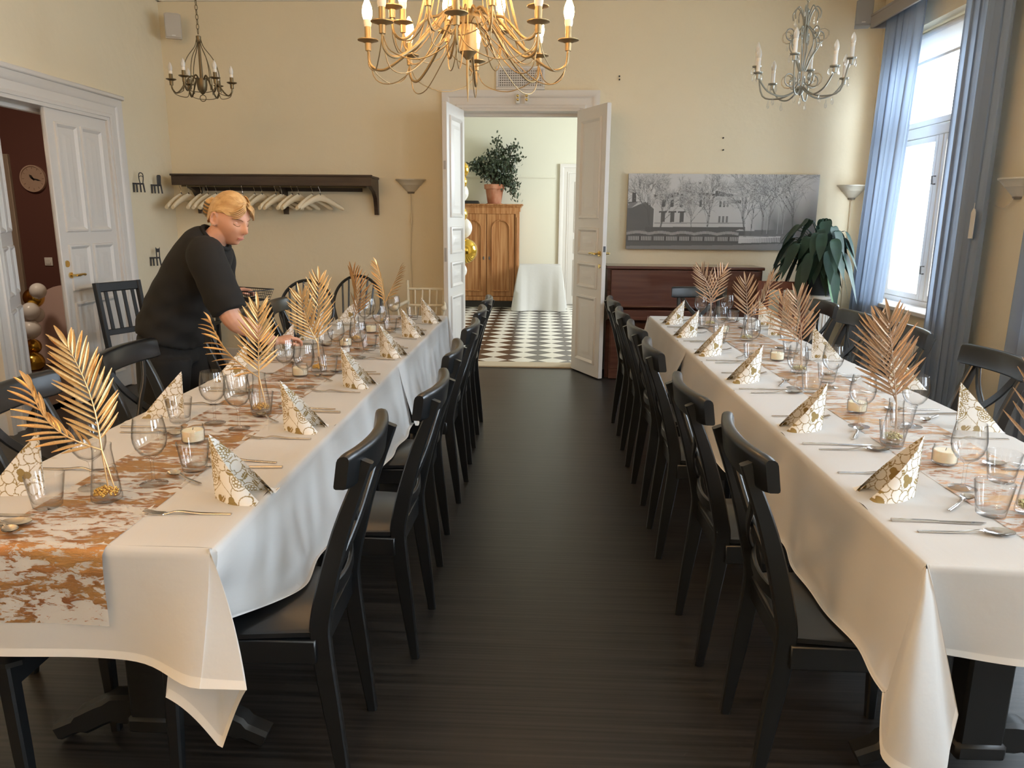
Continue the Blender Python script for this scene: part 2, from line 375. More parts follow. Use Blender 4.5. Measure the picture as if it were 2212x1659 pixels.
# vent grille over the door
g = thing('vent_grille', 'white grid vent grille on the wall above the double door', 'vent', (-.225, YB, 2.666))
k = MB(); k.box((0, -.004, 0), (.395, .008, .17), .002); k.build('dark_backing', mat('vent_dark', (.20, .18, .15), .8), g)
k = MB()
for dx, dz, wx, wz in ((0, .088, .44, .022), (0, -.088, .44, .022), (-.209, 0, .022, .153), (.209, 0, .022, .153)): k.box((dx, -.012, dz), (wx, .024, wz), .003)
k.build('frame', M_trim, g)
vb = MB(); vb.box((0, 0, 0), (.0085, .006, .155)); vbm = vb.mesh('slat', M_trim, flat=True)
for i in range(20):
    o = bpy.data.objects.new('slat', vbm); C.objects.link(o); o.parent = g; o.location = (-.19+i*.02, -.013, 0)
hb = MB(); hb.box((0, 0, 0), (.395, .006, .0085)); hbm = hb.mesh('crossbar', M_trim, flat=True)
for i in range(8):
    o = bpy.data.objects.new('crossbar', hbm); C.objects.link(o); o.parent = g; o.location = (0, -.017, -.07+i*.02)
# ---- left doorway
tr = MB(); ap0 = ap
arch(tr, 0, Vector((XL, DY0, 0)), Vector((XL, DY1, 0)), DZ, (1, 0, 0)); struct('trim_7', tr, M_trim)
jb = MB(); xj = XL-.1
jb.box((xj, DY0+.012, DZ/2), (.24, .03, DZ), .003); jb.box((xj, DY1-.012, DZ/2), (.24, .03, DZ), .003); jb.box((xj, (DY0+DY1)/2, DZ-.012), (.236, DY1-DY0-.052, .03), .003); jb.box((xj-.05, (DY0+DY1)/2, DZ-.03), (.05, DY1-DY0-.054, .05), .006)
struct('trim_8', jb, M_trim)
hd = MB(); hd.box((XL+.035, (DY0+DY1)/2, DZ+.165), (.07, DY1-DY0+.34, .035), .008); struct('trim_9', hd, M_trim)
w2 = .735
pl = [(.085, .36, 1.29, 2.07), (.40, .665, 1.29, 2.07), (.085, .36, .855, 1.20), (.40, .665, .855, 1.20), (.085, .36, .13, .77), (.40, .665, .13, .77)]
d3 = door(3, '', (XL-.025, DY1-.02, .01), -PI/2, w2, 2.165, pl)
def lever2(d, par, x, z):
    mb = MB(); y = .021
    mb.tube([(x, y, z), (x, y+.012, z)], .022, 10); mb.tube([(x, y+.012, z), (x, y+.05, z)], .009, 8)
    mb.tube([(x, y+.05, z), (x-.03, y+.055, z), (x-.07, y+.05, z+.004), (x-.10, y+.05, z), (x-.115, y+.05, z)], [.009, .011, .008, .011, .005], 8)
    mb.build('door_handle', M_brass, par)
lever2(1, d3, .675, .975)
k = MB(); k.lathe([(.005, 0), (.026, .001), (.024, .008), (.005, .009)], (.70, .021, 1.06), 14, True, Euler((-PI/2, 0, 0))); k.build('lock_rosette', M_brass, d3)
k = MB(); k.tube([(-.004, .024, 1.86), (-.004, .024, 2.0)], .009, 8); k.build('hinge', M_trim, d3)
k = MB(); k.box((.742, .014, 1.08), (.035, .03, 2.16), .006); k.build('astragal', M_trim, d3)
d4 = door(4, '', (XL-.035, DY0+.03, .01), math.radians(119), .69, 2.165, [(.075, .325, 1.29, 2.07), (.375, .625, 1.29, 2.07), (.075, .325, .855, 1.20), (.375, .625, .855, 1.20), (.075, .325, .13, .77), (.375, .625, .13, .77)])
k = MB(); k.box((.691, 0, .93), (.004, .022, .11), .001); k.build('lock_plate', M_lgrey, d4)
# ---- hall beyond the left doorway
f = MB(); f.box((-4.75, 5.9, -.05), (2.28, 5.2, .1)); struct('floor_hall', f, mat('hall_floor', (.10, .065, .045), .5))
f = MB(); f.box((-4.75, 5.9, 3.25), (2.28, 5.2, .1)); struct('ceiling_hall', f, M_ceil)
f = MB(); f.box((-5.85, 5.9, 1.6), (.1, 5.2, 3.2)); f.box((-4.75, 7.4, 1.6), (2.3, .1, 3.2)); f.box((-4.75, 3.5, 1.6), (2.3, .1, 3.2)); struct('wall_hall', f, M_hall)
# ---- next room beyond the double door
f = MB(); f.box((0, YN+.1, 1.7), (6.4, .2, 3.4)); struct('wall_next_back', f, M_wall2)
f = MB(); f.box((-3.1, 10, 1.7), (.2, 5.6, 3.4)); struct('wall_next_left', f, M_wall2)
f = MB(); f.box((3.2, 10, 1.7), (.2, 5.6, 3.4)); struct('wall_next_right', f, M_wall2)
f = MB(); f.box((0, 10, 3.45), (6.4, 5.7, .1)); struct('ceiling_next', f, M_ceil)
fl = MB(); fl.box((0, 10.0, -.06), (6.4, 5.6, .1)); flo = struct('floor_next', fl, mat('tile_grout', (.35, .31, .26), .7))
td = .312                                    # diagonal of one tile, laid on the diamond
def tile_mesh(nm, m):
    a = td/2-.0025; mb = MB(); T = lambda x, y, z: Vector((x, y, z-.012))
    mb.prism([(-a, 0), (0, -a), (a, 0), (0, a)], .012, T); return mb.mesh(nm, m, flat=True)
tb, tw = tile_mesh('tile_dark', M_tileb), tile_mesh('tile_white', M_tilew)
for j in range(0, 38):
    for i in range(-5, 6):
        x = i*td+(td/2 if j % 2 else 0)-.03; y = YB+.24+j*td/2
        if not (-1.75 < x < 1.2 and y < YN-.05): continue
        lim = .20*(y/YB)
        if x < -.83*(y/YB)-.15 or x > .38*(y/YB)+.15: continue
        o = bpy.data.objects.new('tile', tb if j % 2 == 0 else tw); C.objects.link(o); o.parent = flo; o.location = (x, y, 0)
struct('baseboard_next', along('b', bp_, (-3, YN, 0), (3, YN, 0), (0, -1, 0)), M_trim)
struct('trim_10', along('b', [(0, 2.09), (.018, 2.09), (.024, 2.11), (.012, 2.135), (0, 2.135)], (-3, YN, 0), (.2, YN, 0), (0, -1, 0)), M_wall2)
# door in the next room's back wall
nx0, nx1, nz = .42, 1.25, 2.17
tr = MB(); arch(tr, 0, Vector((nx0, YN, 0)), Vector((nx1, YN, 0)), nz, (0, -1, 0)); struct('trim_11', tr, M_trim)
d5 = door(5, '', (nx0, YN-.012, .01), 0, nx1-nx0, nz-.01, [(.1, .38, 1.2, 2.03), (.45, .73, 1.2, 2.03), (.1, .38, .86, 1.1), (.45, .73, .86, 1.1), (.1, .38, .15, .76), (.45, .73, .15, .76)])
# ---- windows
def window(n, a, b):
    t = bpy.data.objects.new('window_%d' % n, None); C.objects.link(t); t['kind'] = 'structure'; t.location = (0, 0, 0)
    xf = XR+.17; c = (a+b)/2; zt = 2.14
    k = MB(); W = b-a
    for y in (a+.03, b-.03): k.box((xf, y, (WZ0+WZ1)/2), (.09, .06, WZ1-WZ0), .006)
    k.box((xf, c, WZ0+.03), (.086, W-.121, .06), .006); k.box((xf, c, WZ1-.04), (.086, W-.121, .08), .006); k.box((xf, c, zt), (.10, W-.121, .085), .008); k.box((xf, c, (WZ0+.06+zt-.0425)/2), (.096, .07, zt-WZ0-.1035), .006)
    k.build('window_frame', M_trim, t)
    for (y0, y1, z0, z1) in ((a+.062, c-.037, WZ0+.062, zt-.044), (c+.037, b-.062, WZ0+.062, zt-.044), (a+.062, b-.062, zt+.044, WZ1-.082)):
        s = MB(); q = .05
        s.box((xf-.02, y0+q/2, (z0+z1)/2), (.05, q, z1-z0), .005); s.box((xf-.02, y1-q/2, (z0+z1)/2), (.05, q, z1-z0), .005)
        s.box((xf-.02, (y0+y1)/2, z0+q/2), (.047, y1-y0-2*q+.004, q-.002), .004); s.box((xf-.02, (y0+y1)/2, z1-q/2), (.047, y1-y0-2*q+.004, q-.002), .004)
        sb = s.build('sash', M_trim, t)
        p = MB(); p.add([(xf, y0+q, z0+q), (xf, y1-q, z0+q), (xf, y1-q, z1-q), (xf, y0+q, z1-q)], [(0, 1, 2, 3)]); p.build('pane', M_pane, sb)
    sl = MB(); sl.box((XR+.05, c, WZ0-.0), (.30, W+.12, .035), .006); sl.build('window_sill', M_trim, t)
    for z in (1.05, 1.75):
        h = MB(); h.tube([(xf-.05, c, z-.03), (xf-.075, c, z-.03), (xf-.075, c+.01, z+.03), (xf-.05, c, z+.03)], .006, 6); h.build('window_latch', M_dgrey, t)
    return t
for i, (a, b) in enumerate(WIN): window(i+1, a, b)
# roller blind in the first window
rb = thing('roller_blind', 'white roller blind drawn down a little at the window top', 'blind', (XR+.08, (WIN[0][0]+WIN[0][1])/2, WZ1-.06))
k = MB(); k.tube([(0, -.66, 0), (0, .66, 0)], .028, 12); k.build('roller', M_white, rb)
k = MB(); k.box((-.02, 0, -.10), (.003, 1.3, .20)); k.build('blind_fabric', M_blind, rb)
k = MB(); k.box((-.02, 0, -.205), (.012, 1.3, .022), .003); k.build('bottom_bar', M_white, rb)
# ------------------------------------------------------------------ tables and tablecloths
TL = (-1.375, -.672, 1.392, 5.185); TR = (.785, 1.515, 1.40, 5.335); TZ = .75
def table(name, label, T):
    x0, x1, y0, y1 = T; cx, cy = (x0+x1)/2, (y0+y1)/2
    t = thing(name, label, 'table', (cx, cy, 0), 0, 'long banquet tables')
    k = MB(); k.box((0, 0, TZ-.022), (x1-x0-.05, y1-y0-.05, .034), .004); k.build('tabletop', M_blackw, t)
    k = MB()
    for sx in (-1, 1): k.box((sx*.16, 0, TZ-.062), (.03, y1-y0-.5, .045), .003)
    k.build('under_rail', M_blackw, t)
    n = 4
    for i in range(n):
        y = -(y1-y0)/2 + .36 + i*((y1-y0-.72)/(n-1));
        k = MB(); k.box((0, y, .40), (.115, .115, .62), .008); ped = k.build('pedestal_column', M_blackw, t)
        k = MB()
        for s in (-1, 1):
            k.strip(cat([(0, y, .10), (s*.12, y, .105), (s*.22, y, .06), (s*.29, y, .028)], 5), .06, [.09]*6+[.07]*5+[.05]*5, (0, 1, 0), .01)
        k.box((0, y, .09), (.13, .13, .05), .01); k.build('pedestal_foot', M_blackw, ped)
        k = MB(); k.box((0, y, TZ-.052), (.5, .08, .026), .004); k.build('pedestal_arm', M_blackw, ped)
    return t
table('banquet_table', 'long left black pedestal table under a white cloth', TL)
table('banquet_table', 'long right black pedestal table under a white cloth', TR)
def smooth(a, b, x): t = max(0, min(1, (x-a)/(b-a))); return t*t*(3-2*t)
def tablecloth(name, label, T, fold_side, df, ds, phi, seats, near=True, lift=0, flare=0):
    # fold_side: +1 = the aisle edge is the x1 edge (left table), -1 = the aisle edge is x0 (right table)
    x0, x1, y0, y1 = T; ax = x1 if fold_side > 0 else x0; bx = x0 if fold_side > 0 else x1; e = fold_side
    zt = TZ+.001+lift; rs = random.Random(3 if e > 0 else 5)
    ph = [rs.uniform(0, 6.28) for _ in range(12)]
    k = MB(); hm = MB()
    def top(u, v): 
        x = ax+(bx-ax)*u; y = y0+(y1-y0)*v
        crease = .0022*math.exp(-((y-y0) % .62-.31)**2/.00025)+.0016*math.exp(-(u-.33)**2/.0003)+.0016*math.exp(-(u-.68)**2/.0003)
        return (x, y, zt+.0006*math.sin(9*x+ph[0])*math.sin(3.1*y+ph[1])+crease)
    k.grid(top, 31, 190)
    rnd = .012
    def drop(P, n, q, d, off, wave):        # q = 0..1 down the hang
        q = q**1.35; a = min(q*d/rnd, PI/2); s = max(0, q*d-rnd*PI/2); tt = s/max(d, .01)
        o = rnd*math.sin(a)+off*(tt**1.15)+wave*min(1, tt*1.6); z = -rnd*(1-math.cos(a))-math.sqrt(max(0, s*s-(off*tt**1.15)**2))
        return P+n*o+Vector((0, 0, z))
    # aisle side
    Ly = y1-y0; nx = Vector((e, 0, 0))
    dirB = 2*phi-math.radians(90)
    def near_seat(y): return max([math.exp(-((y-s)/.2)**4) for s in seats])
    def side(u, q):
        s = u*Ly; y = y0+s
        w = .5*math.sin(11.3*y+ph[2])+.35*math.sin(23.1*y+ph[3])+.25*math.sin(5.2*y+ph[4])
        d = ds+.012*math.sin(4*y+ph[5]); off = .045+.012*near_seat(y)+.012*math.sin(2.3*y+ph[6])
        if flare: off += flare*math.exp(-(s/.13)**2)
        p = drop(Vector((ax, y, zt)), nx, q, d, off, .013*w)
        if p.z < .462: p.z = .462+.3*max(0, p.z-.462); 
        if CORN == 'front' and near:
            b = 1-smooth(0, .42, s)
            pb = Vector((ax+e*.002, y, zt))+Vector((e*math.sin(dirB)*.55, .02, -math.cos(dirB)))*(q*ds)
            p = p.lerp(pb, b*.8*smooth(.05, .75, q))
        return p
    CORN = 'front' if e > 0 else 'side'
    # end (front) drop
    Lx = abs(bx-ax)
    def front(u, q):
        s = u*Lx; x = ax-e*s
        w = .5*math.sin(7*x+ph[7])+.4*math.sin(17*x+ph[8])
        d = df*(1-.02*math.sin(6*x+ph[9])); p = drop(Vector((x, y0, zt)), Vector((0, -1, 0)), q, d, .012, .006*w)
        b = 1-smooth(0, .24, s)
        if CORN == 'side': p.y += b*.05*q
        else: p.y -= b*b*.075*q*q
        return p
    # near corner flap folded over itself
    cor = Vector((ax, y0, zt))
    def flapA(a, r): # a 0..1 -> angle 0..phi
        th = a*phi; R = r*(df if CORN == 'front' else ds)/math.cos(th)
        if CORN == 'front':
            o = cor+Vector((e*math.sin(th)*R, -.014-.075*r*r-.01*r, -math.cos(th)*R+.004)); return front(0, r)*(1-a)+o*a
        h0 = side(0, 1)-cor; K = cat([h0, (-.075, -.055, -.385), (-.035, -.09, -.41), (.035, -.085, -.425), (.058, -.06, -.36), (.070, -.050, -.295)], 6); i = a*(len(K)-1); j = min(len(K)-2, int(i)); hp = K[j].lerp(K[j+1], i-j)
        bow = math.sin(PI*min(1, a*1.5))*math.sin(PI*r)*.012
        return side(0, r)*max(0, 1-a*5)+(cor+hp*r+Vector((-.006-bow, -.012*min(1, r*8)-bow, .002)))*min(1, a*5)
    da, db = (df, ds) if CORN == 'front' else (ds, df)
    th_c = math.atan2(db, da)
    def flapB(a, r):
        th = phi+a*(PI/2-phi); R = r*min(da/math.cos(th) if th < PI/2-1e-4 else 9, db/math.sin(th)); t2 = 2*phi-th if CORN == 'side' else phi-(th-phi)*.56
        bow = math.sin(a*PI)*.03*r
        if CORN == 'front': return cor+Vector((e*math.sin(t2)*R, -.014-.075*r*r-.01*r+.012*min(1, a*12)*r+.07*a*r+bow*.3, -math.cos(t2)*R+.004))
        h1 = front(0, 1)-cor; K = cat([(.070, -.050, -.295), (.060, -.030, -.26), (.03, -.004, -.235), h1], 6); i = a*(len(K)-1); j = min(len(K)-2, int(i)); hp = K[j].lerp(K[j+1], i-j)
        return (cor+hp*r+Vector((-.006, -.012*min(1, r*8), .002)))*(1-a)+front(0, r)*a
    if phi > 0:
        k.grid(flapA, 40, 24)
        k.grid(flapB, 28, 24); k.grid(lambda t_, q: side(0, q).lerp(flapB(1, q), t_) if CORN == 'front' else front(0, q).lerp(flapB(1, q), t_), 10, 24)
    k.grid(side, 190, 22)
    if near: k.grid(front, 34, 16)
    # wall side and far end hang plainly
    def side2(u, q):
        y = y0+u*Ly; w = .5*math.sin(9.3*y+ph[3])+.4*math.sin(19*y+ph[5]); p = drop(Vector((bx, y, zt)), -nx, q, .285, .04, .015*w); p.z = max(p.z, .462); return p
    def far(u, q):
        x = ax+(bx-ax)*u; w = math.sin(13*x+ph[2]); return drop(Vector((x, y1, zt)), Vector((0, 1, 0)), q, .26, .02, .01*w)
    k.grid(side2, 90, 10)
    if not near: k.grid(far, 24, 10)
    for (cx, cy, sx, sy) in ((bx, y0, -e, -1),) if near else ((ax, y1, e, 1), (bx, y1, -e, 1)):   # plain hanging corners
        c = Vector((cx, cy, zt))
        def cf(a, r, c=c, sx=sx, sy=sy):
            th = a*PI/2; R = r*min(.28/max(.02, math.cos(th)), .28/max(.02, math.sin(th)))
            out = math.sin(2*th)*.42
            return c+Vector((sx*(.014+R*out*math.sin(th)*.6), sy*(.014+R*out*math.cos(th)*.6), -R*math.sqrt(max(.1, 1-out*out))))
        k.grid(cf, 14, 12)
    for fn, nu, off in (((front, 34, Vector((0, -.0015, 0))),) if near else ())+((side, 190, Vector((e*.0015, 0, .0008))),):
        hm.grid(lambda u, q, fn=fn, off=off: fn(u, .945+.055*q)+off, nu, 4)
    if phi > 0:
        oA = Vector((0, -.0015, 0)) if CORN == 'front' else Vector((e*.0015, 0, 0))
        hm.grid(lambda a, q: flapA(a, .945+.055*q)+oA, 40, 4)
        hm.grid(lambda a, q: flapB(a, .945+.055*q)+oA, 28, 4)
    o = k.build(name, M_cloth, ang=75); tag(o, label, 'tablecloth', 'white banquet tablecloths')
    hm.build('hem', M_hem, o, ang=80)
    # weld seams so the shading runs through
    bm = bmesh.new(); bm.from_mesh(o.data); bmesh.ops.remove_doubles(bm, verts=bm.verts, dist=.0008); bm.to_mesh(o.data); bm.free()
    return o
LY = [1.75, 2.35, 3.0, 3.72, 4.33, 4.95]; RY = [1.79, 2.36, 3.13, 3.75, 4.35, 5.0]
YM_L, YM_R = 3.36, 3.92
tablecloth('tablecloth', 'white cloth with pointed corner over the near half of left table', (TL[0], TL[1], TL[2], YM_L+.05), 1, .262, .365, math.radians(20), LY, True, .0016)
tablecloth('tablecloth', 'white cloth over the far half of the left table', (TL[0], TL[1], YM_L, TL[3]), 1, .262, .34, 0, LY, False, 0, .03)
tablecloth('tablecloth', 'white cloth hanging low over the near half of right table', (TR[0], TR[1], TR[2], YM_R+.05), -1, .215, .37, math.radians(23), RY, True, .0016)
tablecloth('tablecloth', 'white cloth over far half of right table, its corner flaring into aisle', (TR[0], TR[1], YM_R, TR[3]), -1, .215, .34, 0, RY, False, 0, .10)
# ------------------------------------------------------------------ copper foil runners
def runner_mat(name, foil, foil2):
    M = bpy.data.materials.new(name); M.use_nodes = True; nt = M.node_tree; N = nt.nodes.new; L = nt.links.new
    b = nt.nodes['Principled BSDF']; out = nt.nodes['Material Output']
    tc = N('ShaderNodeTexCoord'); mp = N('ShaderNodeMapping'); mp.inputs['Scale'].default_value = (24, 62, 62); L(tc.outputs['Object'], mp.inputs[0])
    n1 = N('ShaderNodeTexNoise'); n1.inputs['Scale'].default_value = 1; n1.inputs['Detail'].default_value = 9; n1.inputs['Roughness'].default_value = .72; n1.inputs['Distortion'].default_value = .5; L(mp.outputs[0], n1.inputs[0])
    mp2 = N('ShaderNodeMapping'); mp2.inputs['Scale'].default_value = (5, 14, 14); L(tc.outputs['Object'], mp2.inputs[0])
    n2 = N('ShaderNodeTexNoise'); n2.inputs['Scale'].default_value = 1; n2.inputs['Detail'].default_value = 2; L(mp2.outputs[0], n2.inputs[0])
    ma = N('ShaderNodeMath'); ma.operation = 'MULTIPLY_ADD'; ma.inputs[1].default_value = .45; L(n2.outputs[0], ma.inputs[0]); L(n1.outputs[0], ma.inputs[2])
    rp = N('ShaderNodeValToRGB'); rp.color_ramp.elements[0].position = .70; rp.color_ramp.elements[1].position = .735; L(ma.outputs[0], rp.inputs[0])
    cr = N('ShaderNodeValToRGB'); cr.color_ramp.elements[0].position = .38; cr.color_ramp.elements[1].position = .62; cr.color_ramp.elements[0].color = (*foil, 1); cr.color_ramp.elements[1].color = (*foil2, 1); L(n2.outputs[0], cr.inputs[0])
    mt = N('ShaderNodeBsdfPrincipled'); mt.inputs['Metallic'].default_value = .7; mt.inputs['Roughness'].default_value = .36; L(cr.outputs[0], mt.inputs['Base Color'])
    bp = N('ShaderNodeBump'); bp.inputs['Strength'].default_value = .9; bp.inputs['Distance'].default_value = .004; L(n1.outputs[0], bp.inputs['Height']); L(bp.outputs[0], mt.inputs['Normal'])
    b.inputs['Base Color'].default_value = (.84, .80, .74, 1); b.inputs['Roughness'].default_value = .5; b.inputs['Sheen Weight'].default_value = .3
    tr = N('ShaderNodeBsdfTransparent'); sh = N('ShaderNodeMixShader'); sh.inputs[0].default_value = .55; L(b.outputs[0], sh.inputs[2]); L(tr.outputs[0], sh.inputs[1])
    ms = N('ShaderNodeMixShader'); L(rp.outputs[0], ms.inputs[0]); L(sh.outputs[0], ms.inputs[1]); L(mt.outputs[0], ms.inputs[2]); L(ms.outputs[0], out.inputs[0])
    return M
def runner(label, xa, xb, y0, y1, drop, m):
    k = MB(); tot = y1-y0+drop
    def fn(u, v):
        s = v*tot; x = xa+(xb-xa)*u
        if s < drop+.012*0: 
            d = drop-s; return (x, y0-.016-.005*min(1, d/.05)-.003*math.sin(20*x), TZ-d+.0)
        return (x+.002*math.sin(7*s), y0+(s-drop)-.012*math.exp(-(s-drop)/.02), TZ+.0042-.004*math.exp(-(s-drop)/.004)+.0006*math.sin(31*s)*math.sin(40*x))
    k.grid(fn, 14, 320); o = k.build('table_runner', m, ang=80); return tag(o, label, 'table runner', 'copper foil table runners')
M_runner = runner_mat('copper_foil_runner', (.44, .19, .09), (.60, .34, .14))
runner('copper flecked sheer runner along left table, its near end hanging down', -1.172, -.893, TL[2], 5.14, .17, M_runner)
runner('copper flecked sheer runner along the middle of the right table', 1.052, 1.338, TR[2], 5.27, .15, M_runner)
# ------------------------------------------------------------------ cross-back chairs
def make_chair(name='cross_back_chair'):
    t = thing(name, '', 'chair')
    side = lambda s: (0, 1, 0)
    pts = cat([(-.245, 0, 0), (-.222, 0, .2), (-.20, 0, .40), (-.205, 0, .50), (-.258, 0, .70), (-.326, 0, .878)], 4)
    for s in (-1, 1):
        k = MB(); k.strip([(p.x, s*(.160-.006*p.z), p.z) for p in pts], .025, [.027+.023*math.sin(PI*min(1, p.z/.9)) for p in pts], (0, 1, 0), .004); k.build('leg', M_black, t)
        k = MB(); k.strip([(.165, s*.172, .435), (.172, s*.172, .2), (.178, s*.170, 0)], [.036, .034, .026], [.036, .034, .026], (0, 1, 0), .005); k.build('leg', M_black, t)
        k = MB(); k.box((-.015, s*.170, .398), (.35, .02, .062), .003); k.build('side_apron', M_black, t)
    k = MB(); k.box((.168, 0, .398), (.02, .32, .062), .003); k.build('front_apron', M_black, t)
    k = MB(); k.box((-.192, 0, .405), (.022, .30, .055), .003); k.build('rear_apron', M_black, t)
    def seat_ring(z, i):
        o = [(-.205, -.165), (.185, -.20), (.21, -.18), (.215, 0), (.21, .18), (.185, .20), (-.205, .165)]
        return [(x-(i if x > 0 else -i), y-(math.copysign(i, y) if y else 0), z) for x, y in o]
    k = MB(); k.loft([seat_ring(.430, .006), seat_ring(.434, 0), seat_ring(.446, 0), seat_ring(.452, .008)]); k.build('seat', M_black, t)
    # curved top rail, front face hollow
    k = MB(); rings = []
    n = 21
    for i in range(n):
        y = -.216+.432*i/(n-1); q = y/.216; xo = .034*q*q; e = math.sqrt(min(1, (1-abs(q))*9+.12))
        hh = .042*(.84+.16*e); sec = []
        for a, b in ((-.011, -1), (.010, -1), (.0155, -.93), (.017, -.80), (.017, .70), (.0145, .90), (.008, 1.02), (-.002, 1.06), (-.010, 1.02), (-.0155, .88), (-.017, .68), (-.017, -.80), (-.0155, -.93)): sec.append((-.314+xo+a*(.75+.25*e)-.15*(b*hh), y, .866+b*hh))
        rings.append(sec)
    k.loft(rings); k.build('top_rail', M_black, t, 62)
    bx = lambda z: -.205-.053*smooth(.46, .72, z)-.068*max(0, (z-.70)/.178)+.010
    for s in (-1, 1):
        k = MB(); q = [(s*.128, .828), (s*.075, .745), (0, .675), (-s*.085, .60), (-s*.142, .545)]
        k.strip(cat([(bx(z)-.018*(1-(y/.14)**2)+s*.004, y, z) for y, z in q], 4), .030, .010, (0, .72, -s*.69), .003); k.build('cross_slat', M_black, t)
    k = MB(); k.strip([(bx(.53)-.022*(1-(y/.15)**2), y, .530-.012*(1-(y/.15)**2)) for y in [-.15+.3*i/8 for i in range(9)]], .036, .011, (0, 0, 1), .003); k.build('lower_rail', M_black, t)
    return t
chair0 = make_chair(); used = False
def place_chair(x, y, rz, label, group):
    global used
    if not used: chair0.location = (x, y, 0); chair0.rotation_euler = (0, 0, rz); chair0['label'] = label; chair0['group'] = group; used = True; return chair0
    return dup(chair0, (x, y, 0), rz, label, group)
for i, y in enumerate(LY): place_chair(-.643+(-.078, .006, -.012, -.004, -.012, -.018)[i], y, PI+(.02, -.03, .03, -.02, .02, 0)[i], 'black cross-back chair, %s one along the aisle side of the left table' % ORD[i], 'black cross-back chairs')
for i, y in enumerate(RY): place_chair(.775+(.03, .0, -.005, 0, -.005, .0)[i], y, (-.02, .03, -.02, .03, -.01, .02)[i], 'black cross-back chair, %s one along the aisle side of the right table' % ORD[i], 'black cross-back chairs')
for i, (x, y, rz) in enumerate(((-1.36, 1.62, .0), (-1.36, 2.21, .06), (-1.385, 2.90, .03), (-1.41, 3.74, .36), (-1.39, 4.20, .12), (-1.385, 4.66, .1))):
    lb = ('tucked under the near end', 'behind the nearest palm frond', 'beside the waitress, nearer to camera', 'in front of the waitress', 'with bright glossy rail beyond the waitress', 'in front of the left hoop-back chair')[i]
    place_chair(x, y, rz, 'black cross-back chair on wall side of left table, ' + lb, 'black cross-back chairs')
for i, (x, y, rz) in enumerate(((1.56, 2.42, PI), (1.575, 3.05, PI+.03), (1.575, 3.79, PI-.02), (1.545, 4.36, PI+.03), (1.575, 4.95, PI))):
    lb = ('nearest, mostly outside the frame', 'at the right picture edge', 'half hidden behind the large palm frond', 'before the radiator', 'farthest one near the potted plant')[i]
    place_chair(x, y, rz, 'black cross-back chair on window side of right table, ' + lb, 'black cross-back chairs')
place_chair(1.25, 5.67, -PI/2, 'black cross-back chair at the far end of right table before the piano', 'black cross-back chairs')
# ------------------------------------------------------------------ other chairs
def slat_chair(label, x, y, rz, m, nsl=4, group=None):
    t = thing('slat_back_chair', label, 'chair', (x, y, 0), rz, group)
    for s in (-1, 1):
        k = MB(); k.strip([(-.19, s*.18, 0), (-.20, s*.18, .44), (-.27, s*.18, .93)], [.034]*3, [.04]*3, (0, 1, 0), .004); k.build('leg', m, t)
        k = MB(); k.strip([(.18, s*.18, .43), (.185, s*.18, 0)], .036, .036, (0, 1, 0), .004); k.build('leg', m, t)
    k = MB(); k.box((0, 0, .435), (.43, .42, .025), .006); k.build('seat', m, t)
    k = MB(); k.box((0, 0, .395), (.38, .36, .05), .004); k.build('apron', m, t)
    k = MB(); k.box((-.264, 0, .895), (.024, .36, .07), .006, Euler((0, -.14, 0))); k.build('top_rail', m, t)
    k = MB(); k.box((-.212, 0, .56), (.02, .33, .045), .004, Euler((0, -.14, 0))); k.build('back_rail', m, t)
    for i in range(nsl):
        yy = -.115+.23*i/(nsl-1); k = MB(); k.strip([(-.213, yy, .57), (-.258, yy, .87)], .03, .01, (0, 1, 0), .002); k.build('back_slat', m, t)
    return t
slat_chair('dark slat-back wooden chair standing by the closed white door leaf', -3.0, 5.47, math.radians(-22), M_blackw, 4, 'slat-back chairs')
slat_chair('dark slat-back chair against back wall, mostly hidden behind the waitress', -3.26, 6.72, math.radians(-86), M_blackw, 4, 'slat-back chairs')
slat_chair('red-brown slat-back wooden chair beyond the far end of right table', 1.98, 6.1, math.radians(-100), M_redwood, 3, 'slat-back chairs')
def hoop_chair(label, x, y, rz):
    t = thing('hoop_back_chair', label, 'chair', (x, y, 0), rz, 'hoop-back chairs by the wall'); m = M_black
    k = MB(); k.lathe([(.19, .425), (.215, .432), (.215, .448), (.20, .455)], (0, 0, 0), 24); k.build('seat', m, t)
    for sx in (-1, 1):
        for sy in (-1, 1): k = MB(); k.tube([(sx*.12, sy*.12, .43), (sx*.19, sy*.18, 0)], [.018, .013], 8); k.build('leg', m, t)
    k = MB(); k.tube([(-.155, 0, .21), (.155, 0, .21)], .009, 6); k.build('stretcher', m, t)
    hp = []
    for i in range(25):
        a = -.18+(PI+.36)*i/24; yy = .225*math.cos(a); zz = .66+.245*math.sin(a); hp.append((-.15-.11*(zz-.45)/.5, yy, zz))
    hp = [(-.13, .165, .45)]+hp+[(-.13, -.165, .45)]
    k = MB(); k.tube(hp, .0135, 8); k.build('back_hoop', m, t)
    for i in range(6):
        yy = -.15+.30*i/5; zz = .66+.245*math.sqrt(max(0, 1-(yy/.225)**2)); k = MB(); k.tube([(-.14, yy*.78, .45), (-.15-.11*(zz-.45)/.5, yy, zz)], .0085, 6); k.build('spindle', m, t)
    return t
hoop_chair('black hoop-back spindle chair, left one at the wall beyond left table', -1.96, 5.93, math.radians(-88))
hoop_chair('black hoop-back spindle chair, right one at the wall beyond left table', -1.70, 6.50, math.radians(-96))
t = thing('spindle_armchair', 'cream painted spindle armchair in the corner beside the open door', 'chair', (-1.045, 6.42, 0), -PI/2); m = M_cream
